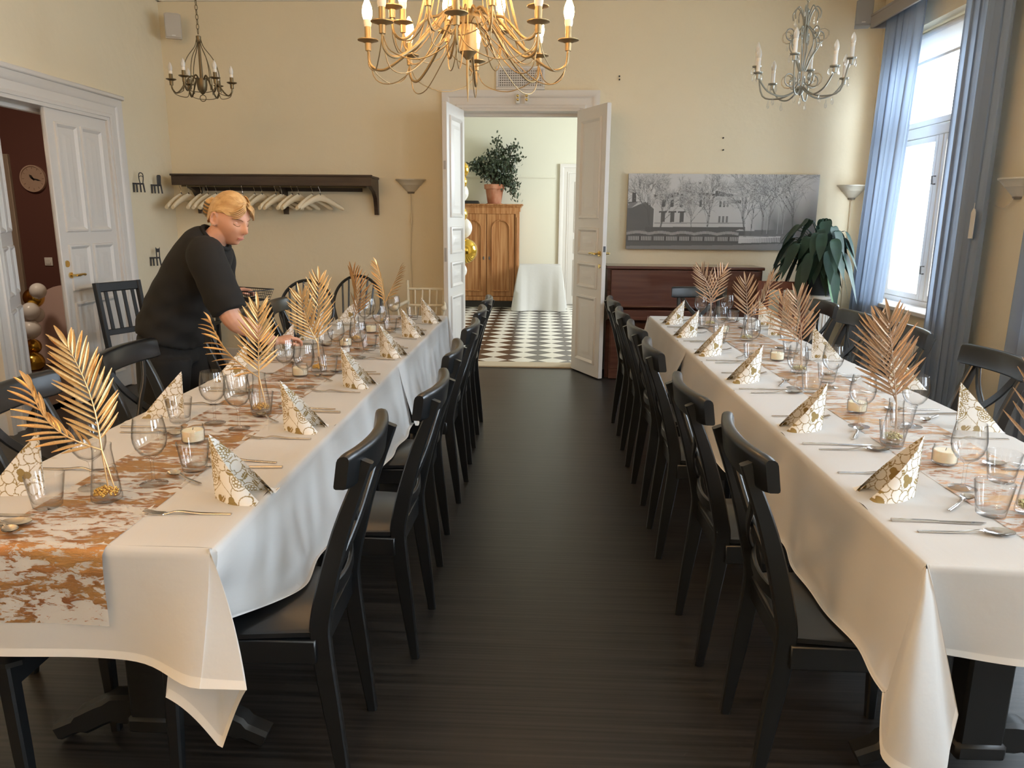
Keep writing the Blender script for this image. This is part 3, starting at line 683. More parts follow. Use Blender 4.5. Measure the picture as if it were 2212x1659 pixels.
for s in (-1, 1):
    k = MB(); k.tube([(-.20, s*.15, .40), (-.27, s*.168, .875)], [.017, .013], 8); k.build('back_post', m, t)
    k = MB(); k.tube([(-.16, s*.15, .40), (-.22, s*.19, 0)], [.018, .014], 8); k.build('leg', m, t)
    k = MB(); k.tube([(.17, s*.15, .40), (.22, s*.19, 0)], [.018, .014], 8); k.build('leg', m, t)
    k = MB(); k.tube([(-.225, s*.165, .69), (.02, s*.205, .675), (.10, s*.21, .67)], .015, 8); k.ball((.115, s*.21, .67), .024, 10, 7); k.build('arm', m, t)
    k = MB(); k.tube([(.06, s*.16, .41), (.05, s*.207, .672)], .011, 8); k.build('arm_post', m, t)
k = MB(); k.box((0, 0, .41), (.40, .38, .03), .008); k.build('seat', m, t)
k = MB(); k.tube([(-.257, -.165, .80), (-.268, 0, .80), (-.257, .165, .80)], .012, 8); k.build('top_rail', m, t)
k = MB(); k.tube([(-.228, -.16, .655), (-.235, 0, .655), (-.228, .16, .655)], .011, 8); k.build('back_rail', m, t)
for i in range(4):
    y = -.10+.2*i/3; k = MB(); k.tube([(-.195, y*.9, .42), (-.262, y, .80)], .0075, 6); k.build('spindle', m, t)
# ------------------------------------------------------------------ upright piano
px0, px1 = .59, 1.965; pc = (px0+px1)/2; pw = px1-px0
t = thing('upright_piano', 'polished red-brown upright piano against back wall under the photograph', 'piano', (pc, 6.83, 0)); m = M_piano
k = MB(); k.box((0, .05, .50), (pw-.06, .42, .98), .004); k.build('case', m, t)
for s in (-1, 1):
    k = MB(); T_ = lambda x, y, z, s=s: Vector((s*(pw/2-.0175)+(z-.0175), x, y))
    k.prism([(-.09, 0), (.27, 0), (.27, 1.0), (-.09, 1.0), (-.09, .80), (-.30, .70), (-.30, .57), (-.09, .53)], .035, T_); k.build('side_panel', m, t)
k = MB(); k.box((0, .085, 1.008), (pw+.03, .40, .028), .006); k.build('lid', m, t)
k = MB(); k.box((0, -.075, .87), (pw-.075, .022, .235), .004); k.build('upper_panel', m, t)
k = MB(); k.box((0, -.165, .70), (pw-.075, .16, .022), .006, Euler((.38, 0, 0))); k.box((0, -.09, .745), (pw-.075, .03, .02), .004); k.build('key_lid', m, t)
k = MB(); k.tube([(-.02, -.245, .672), (.02, -.245, .672)], .008, 6); k.build('lock_knob', M_brass, t)
k = MB(); k.box((0, -.285, .615), (pw-.07, .025, .065), .006); k.box((0, -.19, .575), (pw-.07, .22, .03), .003); k.build('key_slip', m, t)
k = MB(); k.box((0, -.165, .31), (pw-.08, .02, .43), .004); k.build('lower_panel', m, t)
k = MB(); k.box((0, -.15, .05), (pw-.06, .05, .09), .004); k.build('toe_rail', m, t)
for s in (-1, 0, 1): k = MB(); k.box((s*.09, -.23, .065), (.035, .11, .01), .004); k.build('pedal', M_brass, t)
# ------------------------------------------------------------------ printed napkins
def paint_floral(n=420, size=.185):
    yy, xx = np.mgrid[0:n, 0:n]/n*size; img = np.empty((n, n, 3)); white = np.array((.86, .84, .80)); gold = np.array((.335, .235, .085))
    img[:] = white; r = np.random.default_rng(4); lw = .0011
    def blob(cx, cy, rad, k, amp, a0): 
        dx, dy = xx-cx, yy-cy; d = np.hypot(dx, dy); th = np.arctan2(dy, dx); return d-rad*(1-amp+amp*np.abs(np.cos(k*(th-a0)/2)))
    def paint(f, fill, line=None):
        img[f < 0] = fill
        if line is not None: img[np.abs(f) < lw/2+.0001] = line
    # vines
    for k in range(9):
        x0 = size*(k+.5)/9; f = np.abs(xx-x0-.012*np.sin(yy*90+k*2))-lw*.55; img[f < 0] = gold
    pts = []
    for j in range(6):
        for i in range(6): pts.append(((i+.5+(.5 if j % 2 else 0)+r.uniform(-.13, .13))*size/5.6, (j+.4+r.uniform(-.13, .13))*size/5.6))
    r.shuffle(pts)
    for q, (cx, cy) in enumerate(pts):
        kind = (0, 1, 0, 2, 1, 0, 2)[q % 7]; a0 = r.uniform(0, 6.28)
        if kind == 0:       # five-petalled flower
            for p in range(5):
                a = a0+p*2*PI/5; paint(blob(cx+.0125*math.cos(a), cy+.0125*math.sin(a), .0105, 2, .10, a), white, gold)
            paint(blob(cx, cy, .005, 5, .3, a0), white, gold)
        elif kind == 1:     # berry cluster of small rings
            paint(blob(cx, cy, .0155, 3, .12, a0), white, gold)
            for ring, cnt in ((0, 1), (.0046, 6), (.0092, 11)):
                for p in range(cnt):
                    a = a0+p*2*PI/cnt; f = np.hypot(xx-cx-ring*math.cos(a), yy-cy-ring*math.sin(a))-.0023; img[np.abs(f) < .0006] = gold
        else:               # filled clover leaf
            for p in range(3):
                a = a0+p*2.0; paint(blob(cx+.0052*math.cos(a), cy+.0052*math.sin(a), .0058, 2, .15, a), gold, gold*.9)
        for p in range(1+q%2):
            a = a0+1.1+p*2.6; lx, ly = cx+.0185*math.cos(a), cy+.0185*math.sin(a); b = a+1.2
            u = (xx-lx)*math.cos(b)+(yy-ly)*math.sin(b); v = -(xx-lx)*math.sin(b)+(yy-ly)*math.cos(b)
            f = (u/.0075)**2+(v/.0038)**2-1-.25*np.cos(u*1500); img[f < 0] = gold; img[(f < 0) & (np.abs(v) < .0005)] = white
    return img, size
FLO, FSZ = paint_floral()
def sample(u, v):
    n = FLO.shape[0]; i = int(u/FSZ*n) % n; j = int(v/FSZ*n) % n; return FLO[j, i]
M_napkin = attr_mat('printed_paper_napkin', .85)
def napkin_mesh(Hh, ln, ang, bow, mir):
    V, Fc, Cc = [], [], []
    N = 92; 
    for sgn in (-1, 1):
        for layer in range(2):
            base = len(V); a = ang[0 if sgn*mir < 0 else 1]; bw = bow[0 if sgn*mir < 0 else 1]; L = ln[0 if sgn*mir < 0 else 1]; sh = 1-.05*layer
            for i in range(N+1):
                u = i/N; dx, dy = math.cos(a), sgn*math.sin(a); d = u*L*sh; by = sgn*bw*math.sin(PI*u)*1.0
                bx_, byy = d*dx-by*dy*0, d*dy+by
                for j in range(N+1):
                    v = j/N; z = Hh*sh*(1-u)*v; k = 1-v*.55*u
                    V.append((bx_-.004*v*(1-u)-.012*0, byy*k-sgn*.0022*layer, z+.0008)); Cc.append((*sample((.02+u*L+.05*sgn+.09*layer)*.62, (.02+z)*.62), 1))
            for i in range(N):
                for j in range(N):
                    q = base+i*(N+1)+j; Fc.append((q, q+N+1, q+N+2, q+1))
    me = bpy.data.meshes.new('folded_napkin'); me.from_pydata(V, [], Fc)
    at = me.color_attributes.new('print', 'FLOAT_COLOR', 'POINT'); at.data.foreach_set('color', np.array(Cc, dtype=np.float32).ravel())
    me.materials.append(M_napkin); me.shade_smooth(); return me
NAPM = [napkin_mesh(.163, (.125, .155), (math.radians(24), math.radians(30)), (.020, .006), 1), napkin_mesh(.160, (.15, .135), (math.radians(27), math.radians(24)), (.004, .020), 1), napkin_mesh(.162, (.150, .148), (math.radians(9), math.radians(11)), (.004, .004), 1)]
def napkin(x, y, rz, label, kind):
    o = bpy.data.objects.new('folded_napkin', NAPM[kind]); C.objects.link(o); o.location = (x, y, TZ+.001); o.rotation_euler = (0, 0, rz); tag(o, label, 'napkin', 'folded floral napkins'); return o
# ------------------------------------------------------------------ cutlery, lying along +x (business end at +x), z = 0 on the cloth
def fork_mesh():
    k = MB(); P = cat([(-.10, 0, .003), (-.03, 0, .004), (.02, 0, .009), (.043, 0, .004), (.055, 0, .0025)], 4)
    k.strip(P, [.010]*5+[.009]*4+[.007]*4+[.012]*3+[.020], [.004]*8+[.0035]*9, (0, 1, 0), .001)
    for i in range(4):
        y = -.0078+.0052*i; k.strip([(.054, y, .0025), (.075, y, .004), (.100, y*.95, .011)], [.0042, .0034, .0022], [.003, .002, .0014], (0, 1, 0))
    return k.mesh('fork', M_steel)
def knife_mesh():
    k = MB(); k.strip([(-.105, 0, .004), (-.02, 0, .004), (0, 0, .004)], [.011, .010, .009], [.0075, .006, .004], (0, 1, 0), .002)
    T_ = lambda x, y, z: Vector((x, y, z+.003)); k.prism([(-.005, -.0045), (.05, -.008), (.09, -.008), (.106, .002), (.09, .005), (-.005, .0045)], .0018, T_); return k.mesh('table_knife', M_steel)
def spoon_mesh(L, bw, bl):
    k = MB(); P = cat([(-L*.55, 0, .003), (-L*.1, 0, .005), (L*.12, 0, .011), (L*.2, 0, .007)], 4)
    k.strip(P, [.009]*4+[.0075]*4+[.006]*4+[.009], .0028, (0, 1, 0), .001)
    cx = L*.2+bl*.9
    def f(u, v):
        a = u*2*PI; r = v; x = cx+bl*r*math.cos(a)*(1-.0*r); y = bw*r*math.sin(a)*(1+.12*math.cos(a)); return (x, y, .0015+.0085*r*r+.001)
    k.grid(f, 20, 6, True)
    def g(u, v): x, y, z = f(u, v); return (x, y, z-.0014)
    k.grid(g, 20, 6, True); return k.mesh('spoon', M_steel, 60)
CUT = {'fork': fork_mesh(), 'table_knife': knife_mesh(), 'table_spoon': spoon_mesh(.19, .021, .033), 'dessert_spoon': spoon_mesh(.125, .0155, .022)}
CGRP = {'fork': 'forks beside the napkins', 'table_knife': 'knives beside the napkins', 'table_spoon': 'table spoons beside the napkins', 'dessert_spoon': 'small spoons by the runners'}
def cutlery(kind, x, y, rz, label, z=0):
    o = bpy.data.objects.new(kind, CUT[kind]); C.objects.link(o); o.location = (x, y, TZ+.0015+z); o.rotation_euler = (0, 0, rz)
    tag(o, label, {'fork': 'fork', 'table_knife': 'knife'}.get(kind, 'spoon'), CGRP[kind])
# ------------------------------------------------------------------ glassware
def wine_mesh():
    o = [(.0335, 0), (.0338, .0015), (.02, .004), (.006, .008), (.0042, .014), (.004, .05), (.0045, .066), (.010, .072), (.026, .083), (.036, .098), (.0405, .115), (.041, .128), (.0385, .150), (.0345, .174)]
    k = MB(); k.lathe(o, seg=28, cap=False)
    k.lathe([(.0335, .174), (.0375, .150), (.040, .128), (.0395, .115), (.035, .099), (.025, .085), (.008, .075), (.0005, .0745)], seg=28, cap=False)
    k.lathe([(.0345, .174), (.034, .1747), (.0335, .174)], seg=28, cap=False); k.lathe([(.0335, 0), (.0005, .0002)], seg=28, cap=False)
    return k.mesh('wine_glass', M_glass, 60)
def tumbler_mesh():
    k = MB(); k.lathe([(.0005, .0006), (.0275, .0006), (.031, .004), (.0425, .080)], seg=28, cap=False)
    k.lathe([(.0407, .080), (.0325, .022), (.029, .0145), (.0005, .0135)], seg=28, cap=False); k.lathe([(.0425, .080), (.0416, .0812), (.0407, .080)], seg=28, cap=False)
    return k.mesh('tumbler', M_glass, 60)
WINE, TUM = wine_mesh(), tumbler_mesh()
VASE_O = [(.0005, .0006), (.030, .0006), (.0345, .004), (.0345, .012), (.031, .045), (.024, .095), (.021, .125), (.0225, .139)]
def vase_meshes():
    k = MB(); k.lathe(VASE_O, seg=28, cap=False); k.lathe([(.0215, .139), (.020, .125), (.0228, .095), (.0296, .045), (.0318, .018), (.029, .0125), (.0005, .0115)], seg=28, cap=False); k.lathe([(.0225, .139), (.022, .1398), (.0215, .139)], seg=28, cap=False)
    return k.mesh('glass_body', M_glass, 60)
VASE = vase_meshes()
def bead_mesh(m):
    k = MB(); r = random.Random(2)
    for i in range(170):
        a = r.uniform(0, 6.28); rr = .027*math.sqrt(r.random()); z = .0165+r.random()*.018*(1-(rr/.034)**2); k.ball((rr*math.cos(a), rr*math.sin(a), z), .0034, 6, 5)
    return k.mesh('glass_beads', m, 80)
BEADS = [bead_mesh(M_bead), bead_mesh(M_beadg)]
def jar_meshes():
    k = MB(); k.lathe([(.0005, .0006), (.029, .0006), (.033, .005), (.0335, .040), (.0305, .048), (.0315, .053)], seg=24, cap=False); k.lathe([(.0302, .053), (.029, .047), (.032, .039), (.0315, .007), (.0005, .006)], seg=24, cap=False); k.lathe([(.0315, .053), (.031, .0538), (.0302, .053)], seg=24, cap=False)
    j = k.mesh('glass_jar', M_glass, 60); k = MB(); k.lathe([(.0305, .0075), (.031, .037), (.029, .0385), (.001, .0375)], seg=24); wx = k.mesh('wax', M_wax)
    k = MB(); k.tube([(0, 0, .037), (.001, 0, .042), (.002, .0005, .045)], .0009, 5); return j, wx, k.mesh('wick', M_dark)
JAR = jar_meshes()
def put(name, me, loc, label, catg, group, rz=0):
    o = bpy.data.objects.new(name, me); C.objects.link(o); o.location = loc; o.rotation_euler = (0, 0, rz); return tag(o, label, catg, group)
def part_of(par, name, me, kind=None):
    o = bpy.data.objects.new(name, me); C.objects.link(o); o.parent = par; return tag(o, kind=kind)
GZ = TZ+.0065
def vase(x, y, label, bk):
    t = thing('carafe_vase', label, 'vase', (x, y, GZ), 0, 'glass carafe vases'); part_of(t, 'glass_body', VASE)
    b = part_of(t, 'glass_beads', BEADS[bk], 'stuff'); return t
def candle(x, y, label):
    t = thing('jar_candle', label, 'candle', (x, y, GZ), 0, 'cream jar candles')
    for n, me in zip(('glass_jar', 'wax', 'wick'), JAR): part_of(t, n, me)
# ------------------------------------------------------------------ palm fronds
def leaflet_mesh(m, i):
    r = random.Random(i); k = MB(); rows = []; n = 7
    for q in range(n):
        u = q/(n-1); wd = .052*(math.sin(PI*min(1, u*.93+.05))**.75)+.002; dz = -.10*u*u*(1 if i != 1 else .4)+.03*u; dy = (.05-.03*i)*u*u
        rows.append([(u, dy-wd, dz+.022*wd/.05), (u, dy, dz), (u, dy+wd, dz+.022*wd/.05)])
    k.loft(rows, False, False); k.loft([[(x, y, z-.006) for x, y, z in r_] for r_ in rows], False, False); return k.mesh('leaflet', m, 80)
LEAFM = {m.name: [leaflet_mesh(m, i) for i in range(3)] for m in (M_gold, M_copper, M_brassleaf)}
def frond(base, tip, facing, label, group, m, nl=18, wid=.115, bow=.05, fold=.0, seed=1, stem_in=.11):
    base, tip = Vector(base), Vector(tip); t = thing('gold_palm_frond' if m is not M_copper else 'copper_palm_frond', label, 'palm frond', base, 0, group)
    r = random.Random(seed); ax = tip-base; L = ax.length; d = ax.normalized(); n = Vector(facing); n = (n-d*n.dot(d)).normalized(); sd = d.cross(n)
    def P(u): return ax*u+sd*bow*L*math.sin(PI*u)+n*(.06*L*u*u-.03*L*u)
    pts = [Vector((d.x*-.3, d.y*-.3, -1)).normalized()*stem_in*.9]+[P(i/9) for i in range(10)]
    k = MB(); k.tube(pts, [.0016]+[.0024*(1-.7*i/9) for i in range(10)], 6); k.build('stem', m, t)
    nl = int(nl*.84)
    for i in range(nl):
        u = .10+.86*i/(nl-1); p = P(u); tg = (P(min(1, u+.03))-P(u-.03)).normalized()
        ln = wid*(.55+.6*math.sin(PI*min(1, .18+.72*u)))*(1.0 if u < .85 else 1.0-.9*(u-.85))
        for s in (-1, 1):
            a = math.radians(50-24*u+r.uniform(-4, 4)); q = (sd*s*math.cos(fold)-n*math.sin(fold)+n*r.uniform(-.12, .12)).normalized()
            x = (tg*math.cos(a)+q*math.sin(a)).normalized(); zz = (n+r.uniform(-.35, .35)*sd); zz = (zz-x*zz.dot(x)).normalized(); y = zz.cross(x)
            o = bpy.data.objects.new('leaflet', LEAFM[m.name][(i*2+(s > 0)+seed) % 3]); C.objects.link(o); o.parent = t
            l_ = ln*r.uniform(.9, 1.1); w_ = .080*r.uniform(.85, 1.15)
            o.matrix_local = Matrix.Translation(p) @ Matrix((x, y, zz)).transposed().to_4x4() @ Matrix.Diagonal((l_, w_*1.0, .12, 1))
        if i == nl-1:
            o = bpy.data.objects.new('leaflet', LEAFM[m.name][0]); C.objects.link(o); o.parent = t; x = tg; zz = (n-x*n.dot(x)).normalized(); y = zz.cross(x)
            o.matrix_local = Matrix.Translation(P(.99)) @ Matrix((x, y, zz)).transposed().to_4x4() @ Matrix.Diagonal((ln, .1, .1, 1))
    return t
VL = [(-1.030, 1.628), (-.968, 2.455), (-.977, 3.17), (-1.02, 3.99), (-1.011, 4.734)]
VR = [(1.158, 1.68), (1.090, 2.24), (1.165, 3.319), (1.173, 4.23), (1.095, 4.821)]
VO = ['nearest to camera', 'second from the near end', 'third from the near end', 'fourth from the near end', 'at the far end']
for i, (x, y) in enumerate(VL): vase(x, y, 'clear carafe vase with gold beads on left table, '+VO[i], 0)
for i, (x, y) in enumerate(VR): vase(x, y, 'clear carafe vase with pale gold beads on right table, '+VO[i], 1)
toC = lambda x, y: Vector((-x, -y, .35))
RZ = GZ+.125
def fr(v, tip_px, dy, label, m, facing=None, **k):
    x, y = v; tip = AY(*tip_px, y+dy); off = (tip-Vector((x, y, RZ))).normalized()*.0
    frond((x+k.pop('ox', 0), y, RZ), tip, facing or toC(x, y), label, 'gold palm fronds in vases' if m is not M_copper else 'copper palm fronds in vases', m, **k)
fr(VL[0], (146, 748), .03, 'broad gold palm frond rising from the nearest vase on left table', M_gold, wid=.080, bow=.05, seed=3, nl=18)
fr(VL[0], (62, 838), -.02, 'gold palm frond arching far left from nearest vase on left table', M_gold, facing=(.45, -.5, .9), wid=.068, bow=-.16, fold=.6, seed=4, nl=15)
fr(VL[1], (557, 668), .02, 'upright gold palm frond in the second vase on left table', M_gold, wid=.088, bow=0, seed=5, nl=17)
fr(VL[1], (452, 697), .03, 'thin gold palm frond leaning left from second vase on left table', M_gold, facing=(.9, -.35, .5), wid=.066, bow=-.12, fold=.9, seed=6, nl=14)
fr(VL[2], (689, 606), .02, 'tall gold palm frond in the third vase on left table', M_gold, wid=.092, bow=0, seed=7, nl=16)
fr(VL[2], (650, 640), -.04, 'gold palm frond leaning left in the third vase on left table', M_gold, wid=.090, bow=-.05, seed=8, nl=15)
fr(VL[3], (764, 590), .03, 'brown shaded palm frond alone in the fourth vase on left table', M_brassleaf, facing=(-.45, -1, .3), wid=.10, bow=.09, fold=.45, seed=9, nl=16)
fr(VL[4], (812, 572), .02, 'slim pale gold palm frond, left one in farthest vase of left table', M_gold, facing=(.75, -.7, .2), wid=.075, bow=.04, fold=.75, seed=10, nl=15)
fr(VL[4], (866, 582), .03, 'slim brown-gold palm frond, right one in farthest vase of left table', M_gold, facing=(-1, -.25, .2), wid=.070, bow=-.05, fold=.9, seed=11, nl=14)
fr(VR[1], (1921, 690), .02, 'large grey-copper palm frond in front in second vase on right table', M_copper, wid=.098, bow=0, seed=12, nl=18)
fr(VR[1], (1893, 705), .07, 'shaded copper palm frond standing behind in second vase on right table', M_copper, wid=.095, bow=-.03, seed=13, nl=15)
fr(VR[2], (1721, 645), 0, 'bright copper palm frond, right one in third vase on right table', M_copper, wid=.105, bow=.03, seed=14, nl=14)
fr(VR[2], (1690, 655), .06, 'dim copper palm frond, left one in third vase on right table', M_copper, wid=.10, bow=-.08, seed=15, nl=13)
fr(VR[3], (1611, 612), 0, 'upright copper palm frond in the fourth vase on right table', M_copper, wid=.10, bow=0, seed=16, nl=13)
fr(VR[3], (1668, 604), .02, 'copper palm frond leaning right in the fourth vase on right table', M_copper, facing=(-1, -.7, .3), wid=.10, bow=.10, fold=.3, seed=17, nl=13)
fr(VR[4], (1514, 585), 0, 'copper palm frond leaning left in the farthest vase of right table', M_copper, wid=.10, bow=.06, seed=18, nl=14)
fr(VR[4], (1562, 588), .02, 'copper palm frond leaning right in the farthest vase of right table', M_copper, wid=.10, bow=-.08, seed=19, nl=13)
fr(VR[0], (2290, 800), 0, 'copper palm frond in the nearest vase on right table, cut off by picture edge', M_copper, wid=.12, bow=.05, seed=20, nl=13)
# ------------------------------------------------------------------ place settings
SET = {'LA': [1.665, 2.26, 2.907, 3.587, 4.227, 4.824], 'LB': [1.66, 2.381, 2.952, 3.55, 4.053, 4.78], 'RA': [1.783, 2.386, 3.135, 3.765, 4.377, 4.937], 'RB': [1.80, 2.417, 3.044, 3.726, 4.493, 4.944]}
WHERE = {'LA': 'aisle side of the left table', 'LB': 'wall side of the left table', 'RA': 'aisle side of the right table', 'RB': 'window side of the right table'}
# runner-facing direction dx (+1 means the diner looks along +x)
DIRX = {'LA': -1, 'LB': 1, 'RA': 1, 'RB': -1}
NX = {'LA': [-.784, -.82, -.80, -.795, -.805, -.785], 'LB': [-1.205, -1.205, -1.21, -1.214, -1.213, -1.204], 'RA': [.94, .93, .938, .923, .922, .943], 'RB': [1.377, 1.377, 1.44, 1.363, 1.373, 1.44]}
EDGE = {'LA': TL[1], 'LB': TL[0], 'RA': TR[0], 'RB': TR[1]}
WX = {'LA': [-.975, -.962, -.938, -.885, -.93, -.955], 'LB': [-1.111, -1.067, -1.059, -1.0, -1.07, -1.08], 'RA': [1.088, 1.065, 1.042, 1.08, 1.06, 1.07], 'RB': [1.26, 1.243, 1.194, 1.23, 1.25, 1.266]}
WY = {'LA': [1.741, 2.251, 2.854, 3.518, 4.21, 4.75], 'LB': [1.705, 2.31, 2.974, 3.544, 4.43, 4.60], 'RA': [1.841, 2.423, 2.993, 3.80, 4.40, 5.02], 'RB': [1.78, 2.436, 3.022, 3.70, 4.45, 5.10]}
TX = {'LA': [-.92, -.952, -.915, -.88, -.90, -.86], 'LB': [-1.142, -1.188, -1.15, -1.17, -1.15, -1.16], 'RA': [1.055, 1.069, 1.082, 1.03, 1.02, 1.04], 'RB': [1.218, 1.20, 1.215, 1.29, 1.29, 1.29]}
TY = {'LA': [1.850, 2.42, 3.10, 3.72, 4.36, 4.92], 'LB': [1.578, 2.318, 2.70, 3.40, 3.87, 4.66], 'RA': [1.663, 2.195, 2.925, 3.60, 4.22, 4.72], 'RB': [1.90, 2.42, 3.12, 3.83, 4.60, 5.02]}
for key, ys in SET.items():
    dx = DIRX[key]; face = 0 if dx > 0 else PI        # rotation that points +x towards the runner
    lf = dx                                            # diner's left hand lies towards +y when looking along +x
    for i, y in enumerate(ys):
        rr = random.Random(hash(key) % 97*0+i*7+len(key)+ord(key[0])*3+ord(key[1])); w_ = '%s one on %s' % (ORD[i], WHERE[key])
        rz = PI+face+rr.uniform(-.06, .06)
        napkin(NX[key][i], y, rz, 'white napkin with gold flowers, folded upright, '+w_, 0 if key == 'LA' else 1 if key == 'RA' else 2)
        xe = EDGE[key]+dx*.13
        fo = {'LA': -.10, 'LB': .17, 'RA': .155, 'RB': -.10}[key]; ko = {'LA': .225, 'LB': -.135, 'RA': -.17, 'RB': .20}[key]; so = ko+(.05 if ko > 0 else -.05)
        cutlery('fork', xe, y+fo+rr.uniform(-.01, .01), face+rr.uniform(-.09, .09), 'steel fork, tines towards runner, %s' % w_)
        cutlery('table_knife', xe, y+ko+rr.uniform(-.008, .008), face+rr.uniform(-.05, .05), 'steel table knife, %s' % w_)
        cutlery('table_spoon', xe+dx*.03, y+so+rr.uniform(-.006, .006), face+rr.uniform(-.10, .10), 'large steel spoon beside a knife, %s' % w_)
        dsx = {'LA': -.915, 'LB': -1.165, 'RA': 1.02, 'RB': 1.355}[key]
        dso = {'LA': .115, 'LB': -.2, 'RA': -.055, 'RB': .12}[key]; da = {'LA': PI-.75, 'LB': -.5, 'RA': .95, 'RB': PI+.8}[key]
        cutlery('dessert_spoon', dsx, y+dso, da+rr.uniform(-.2, .2), 'small steel dessert spoon by the runner, %s' % w_, .004)
        put('wine_glass', WINE, (WX[key][i], WY[key][i], GZ), 'clear empty stemmed wine glass, %s' % w_, 'wine glass', 'stemmed wine glasses')
        put('tumbler', TUM, (TX[key][i], TY[key][i], GZ if 0 < (TX[key][i]-EDGE[key])*dx else GZ), 'clear empty water tumbler, %s' % w_, 'tumbler', 'water tumblers')
for i, (x, y) in enumerate(((-1.041, 2.10), (-1.029, 3.07), (-1.035, 3.84), (-1.01, 4.33))): candle(x, y, 'cream candle in small glass jar on left table, %s' % ['nearest', 'second', 'third', 'farthest'][i])
for i, (x, y) in enumerate(((1.148, 2.047), (1.137, 2.62), (1.16, 3.62), (1.11, 4.52))): candle(x, y, 'cream candle in small glass jar on right table, %s' % ['nearest', 'second', 'third', 'farthest'][i])
# small glass shakers near the far vases of the left table
def shaker(x, y, label):
    t = thing('salt_shaker', label, 'shaker', (x, y, GZ), 0, 'glass shakers'); k = MB(); k.lathe([(.0005, .0006), (.021, .0006), (.022, .006), (.019, .03), (.011, .05), (.011, .058)], seg=18, cap=False); k.build('glass_body', M_glass, t, 60)
    k = MB(); k.lathe([(.0185, .003), (.018, .02), (.001, .02)], seg=14); k.build('salt', M_white, t); k = MB(); k.lathe([(.0125, .055), (.0125, .066), (.009, .071), (.001, .072)], seg=16); k.build('cap', M_steel, t)
shaker(-.985, 3.66, 'small glass shaker with steel cap beside the third palm vase, left table'); shaker(-1.09, 4.30, 'small glass shaker with steel cap near the fourth palm vase, left table')
# ------------------------------------------------------------------ curtains and pelmet
def curtain(label, x, t0, t1, b0, b1, z0, z1, nf, seed, group='blue-grey curtains'):
    r = random.Random(seed); ph = r.uniform(0, 6); k = MB()
    def f(u, v):
        a = t0+(t1-t0)*u; b = b0+(b1-b0)*u; e = v**.8; y = a*e+b*(1-e)
        w = math.sin(2*PI*nf*u+ph+.5*math.sin(3*v+ph))+.35*math.sin(2*PI*nf*2.3*u+ph*2); am = .034*(1-.35*v)
        return (x+am*w, y+.012*math.sin(2*PI*nf*u*2+ph), z0+(z1-z0)*v)
    k.grid(f, 110, 24); o = k.build('curtain', M_curtain, ang=85); return tag(o, label, 'curtain', group)
curtain('blue-grey curtain on the far side of the sunlit window', 2.84, 6.16, 6.80, 6.46, 6.93, .04, 3.09, 6, 1)
curtain('blue-grey curtain on the near side of the sunlit window, with a pale tag', 2.82, 4.98, 5.50, 4.97, 5.50, .04, 3.09, 6, 2)
curtain('blue-grey curtain cut by the right edge of the picture', 2.84, 4.02, 4.55, 4.02, 4.58, .04, 3.09, 5, 3)
curtain('blue-grey curtain nearest to the camera, out of the frame', 2.84, 2.4, 2.95, 2.4, 2.95, .04, 3.09, 5, 4)
t = thing('curtain_tag', 'small pale rounded tag hanging at the curtain edge by the uplighter', 'tag', (2.775, 5.02, 1.42)); T_ = lambda a, b, z: Vector((z, -a, b))
k = MB(); k.prism([(-.022, -.095), (.022, -.095), (.022, .07), (.012, .09), (-.004, .095), (-.022, .07)], .006, T_); k.build('tag_plate', mat('pale_tag', (.72, .68, .62), .6), t)
k = MB(); k.tube([(.003, 0, .095), (.003, .0, .13)], .002, 5); k.build('tag_string', M_white, t)
for nm, a, b, lb in (('pelmet', 4.85, 6.87, 'grey wooden curtain pelmet above the sunlit window'), ('pelmet', 2.3, 4.66, 'grey wooden curtain pelmet above the near window, out of the frame')):
    t = thing(nm, lb, 'pelmet', (XR, (a+b)/2, 3.0), 0, 'curtain pelmets'); mp = mat('pelmet_grey', (.30, .27, .25), .55); L_ = b-a
    k = MB(); k.box((-.205, 0, .075), (.022, L_, .11), .004); k.build('front_board', mp, t)
    k = MB(); k.box((-.11, 0, .12), (.22, L_, .02), .003); k.build('top_board', mp, t)
    for s in (-1, 1): k = MB(); k.box((-.11, s*(L_/2-.011), .075), (.21, .022, .11), .003); k.build('end_board', mp, t)
    k = MB(); k.tube([(-.11, -L_/2+.03, .09), (-.11, L_/2-.03, .09)], .012, 8); k.build('curtain_rail', M_white, t)
# radiator under the first window
t = thing('radiator', 'white ribbed radiator under the sunlit window', 'radiator', (XR, 6.05, 0))
k = MB(); k.box((-.045, 0, .35), (.03, 1.15, .48), .004); k.build('back_panel', M_trim, t)
rib = MB(); rib.box((0, 0, 0), (.022, .022, .46), .007); rm = rib.mesh('rib', M_trim)
for i in range(29):
    o = bpy.data.objects.new('rib', rm); C.objects.link(o); o.parent = t; o.location = (-.068, -.56+i*.04, .35)
k = MB(); k.box((-.055, 0, .598), (.075, 1.17, .02), .004); k.build('top_grille', M_trim, t)
k = MB(); k.tube([(-.05, -.6, .15), (-.05, -.72, .15), (-.05, -.72, .0)], .010, 8); k.tube([(-.05, -.58, .15), (-.05, -.64, .15)], .018, 8); k.build('pipe', M_trim, t)
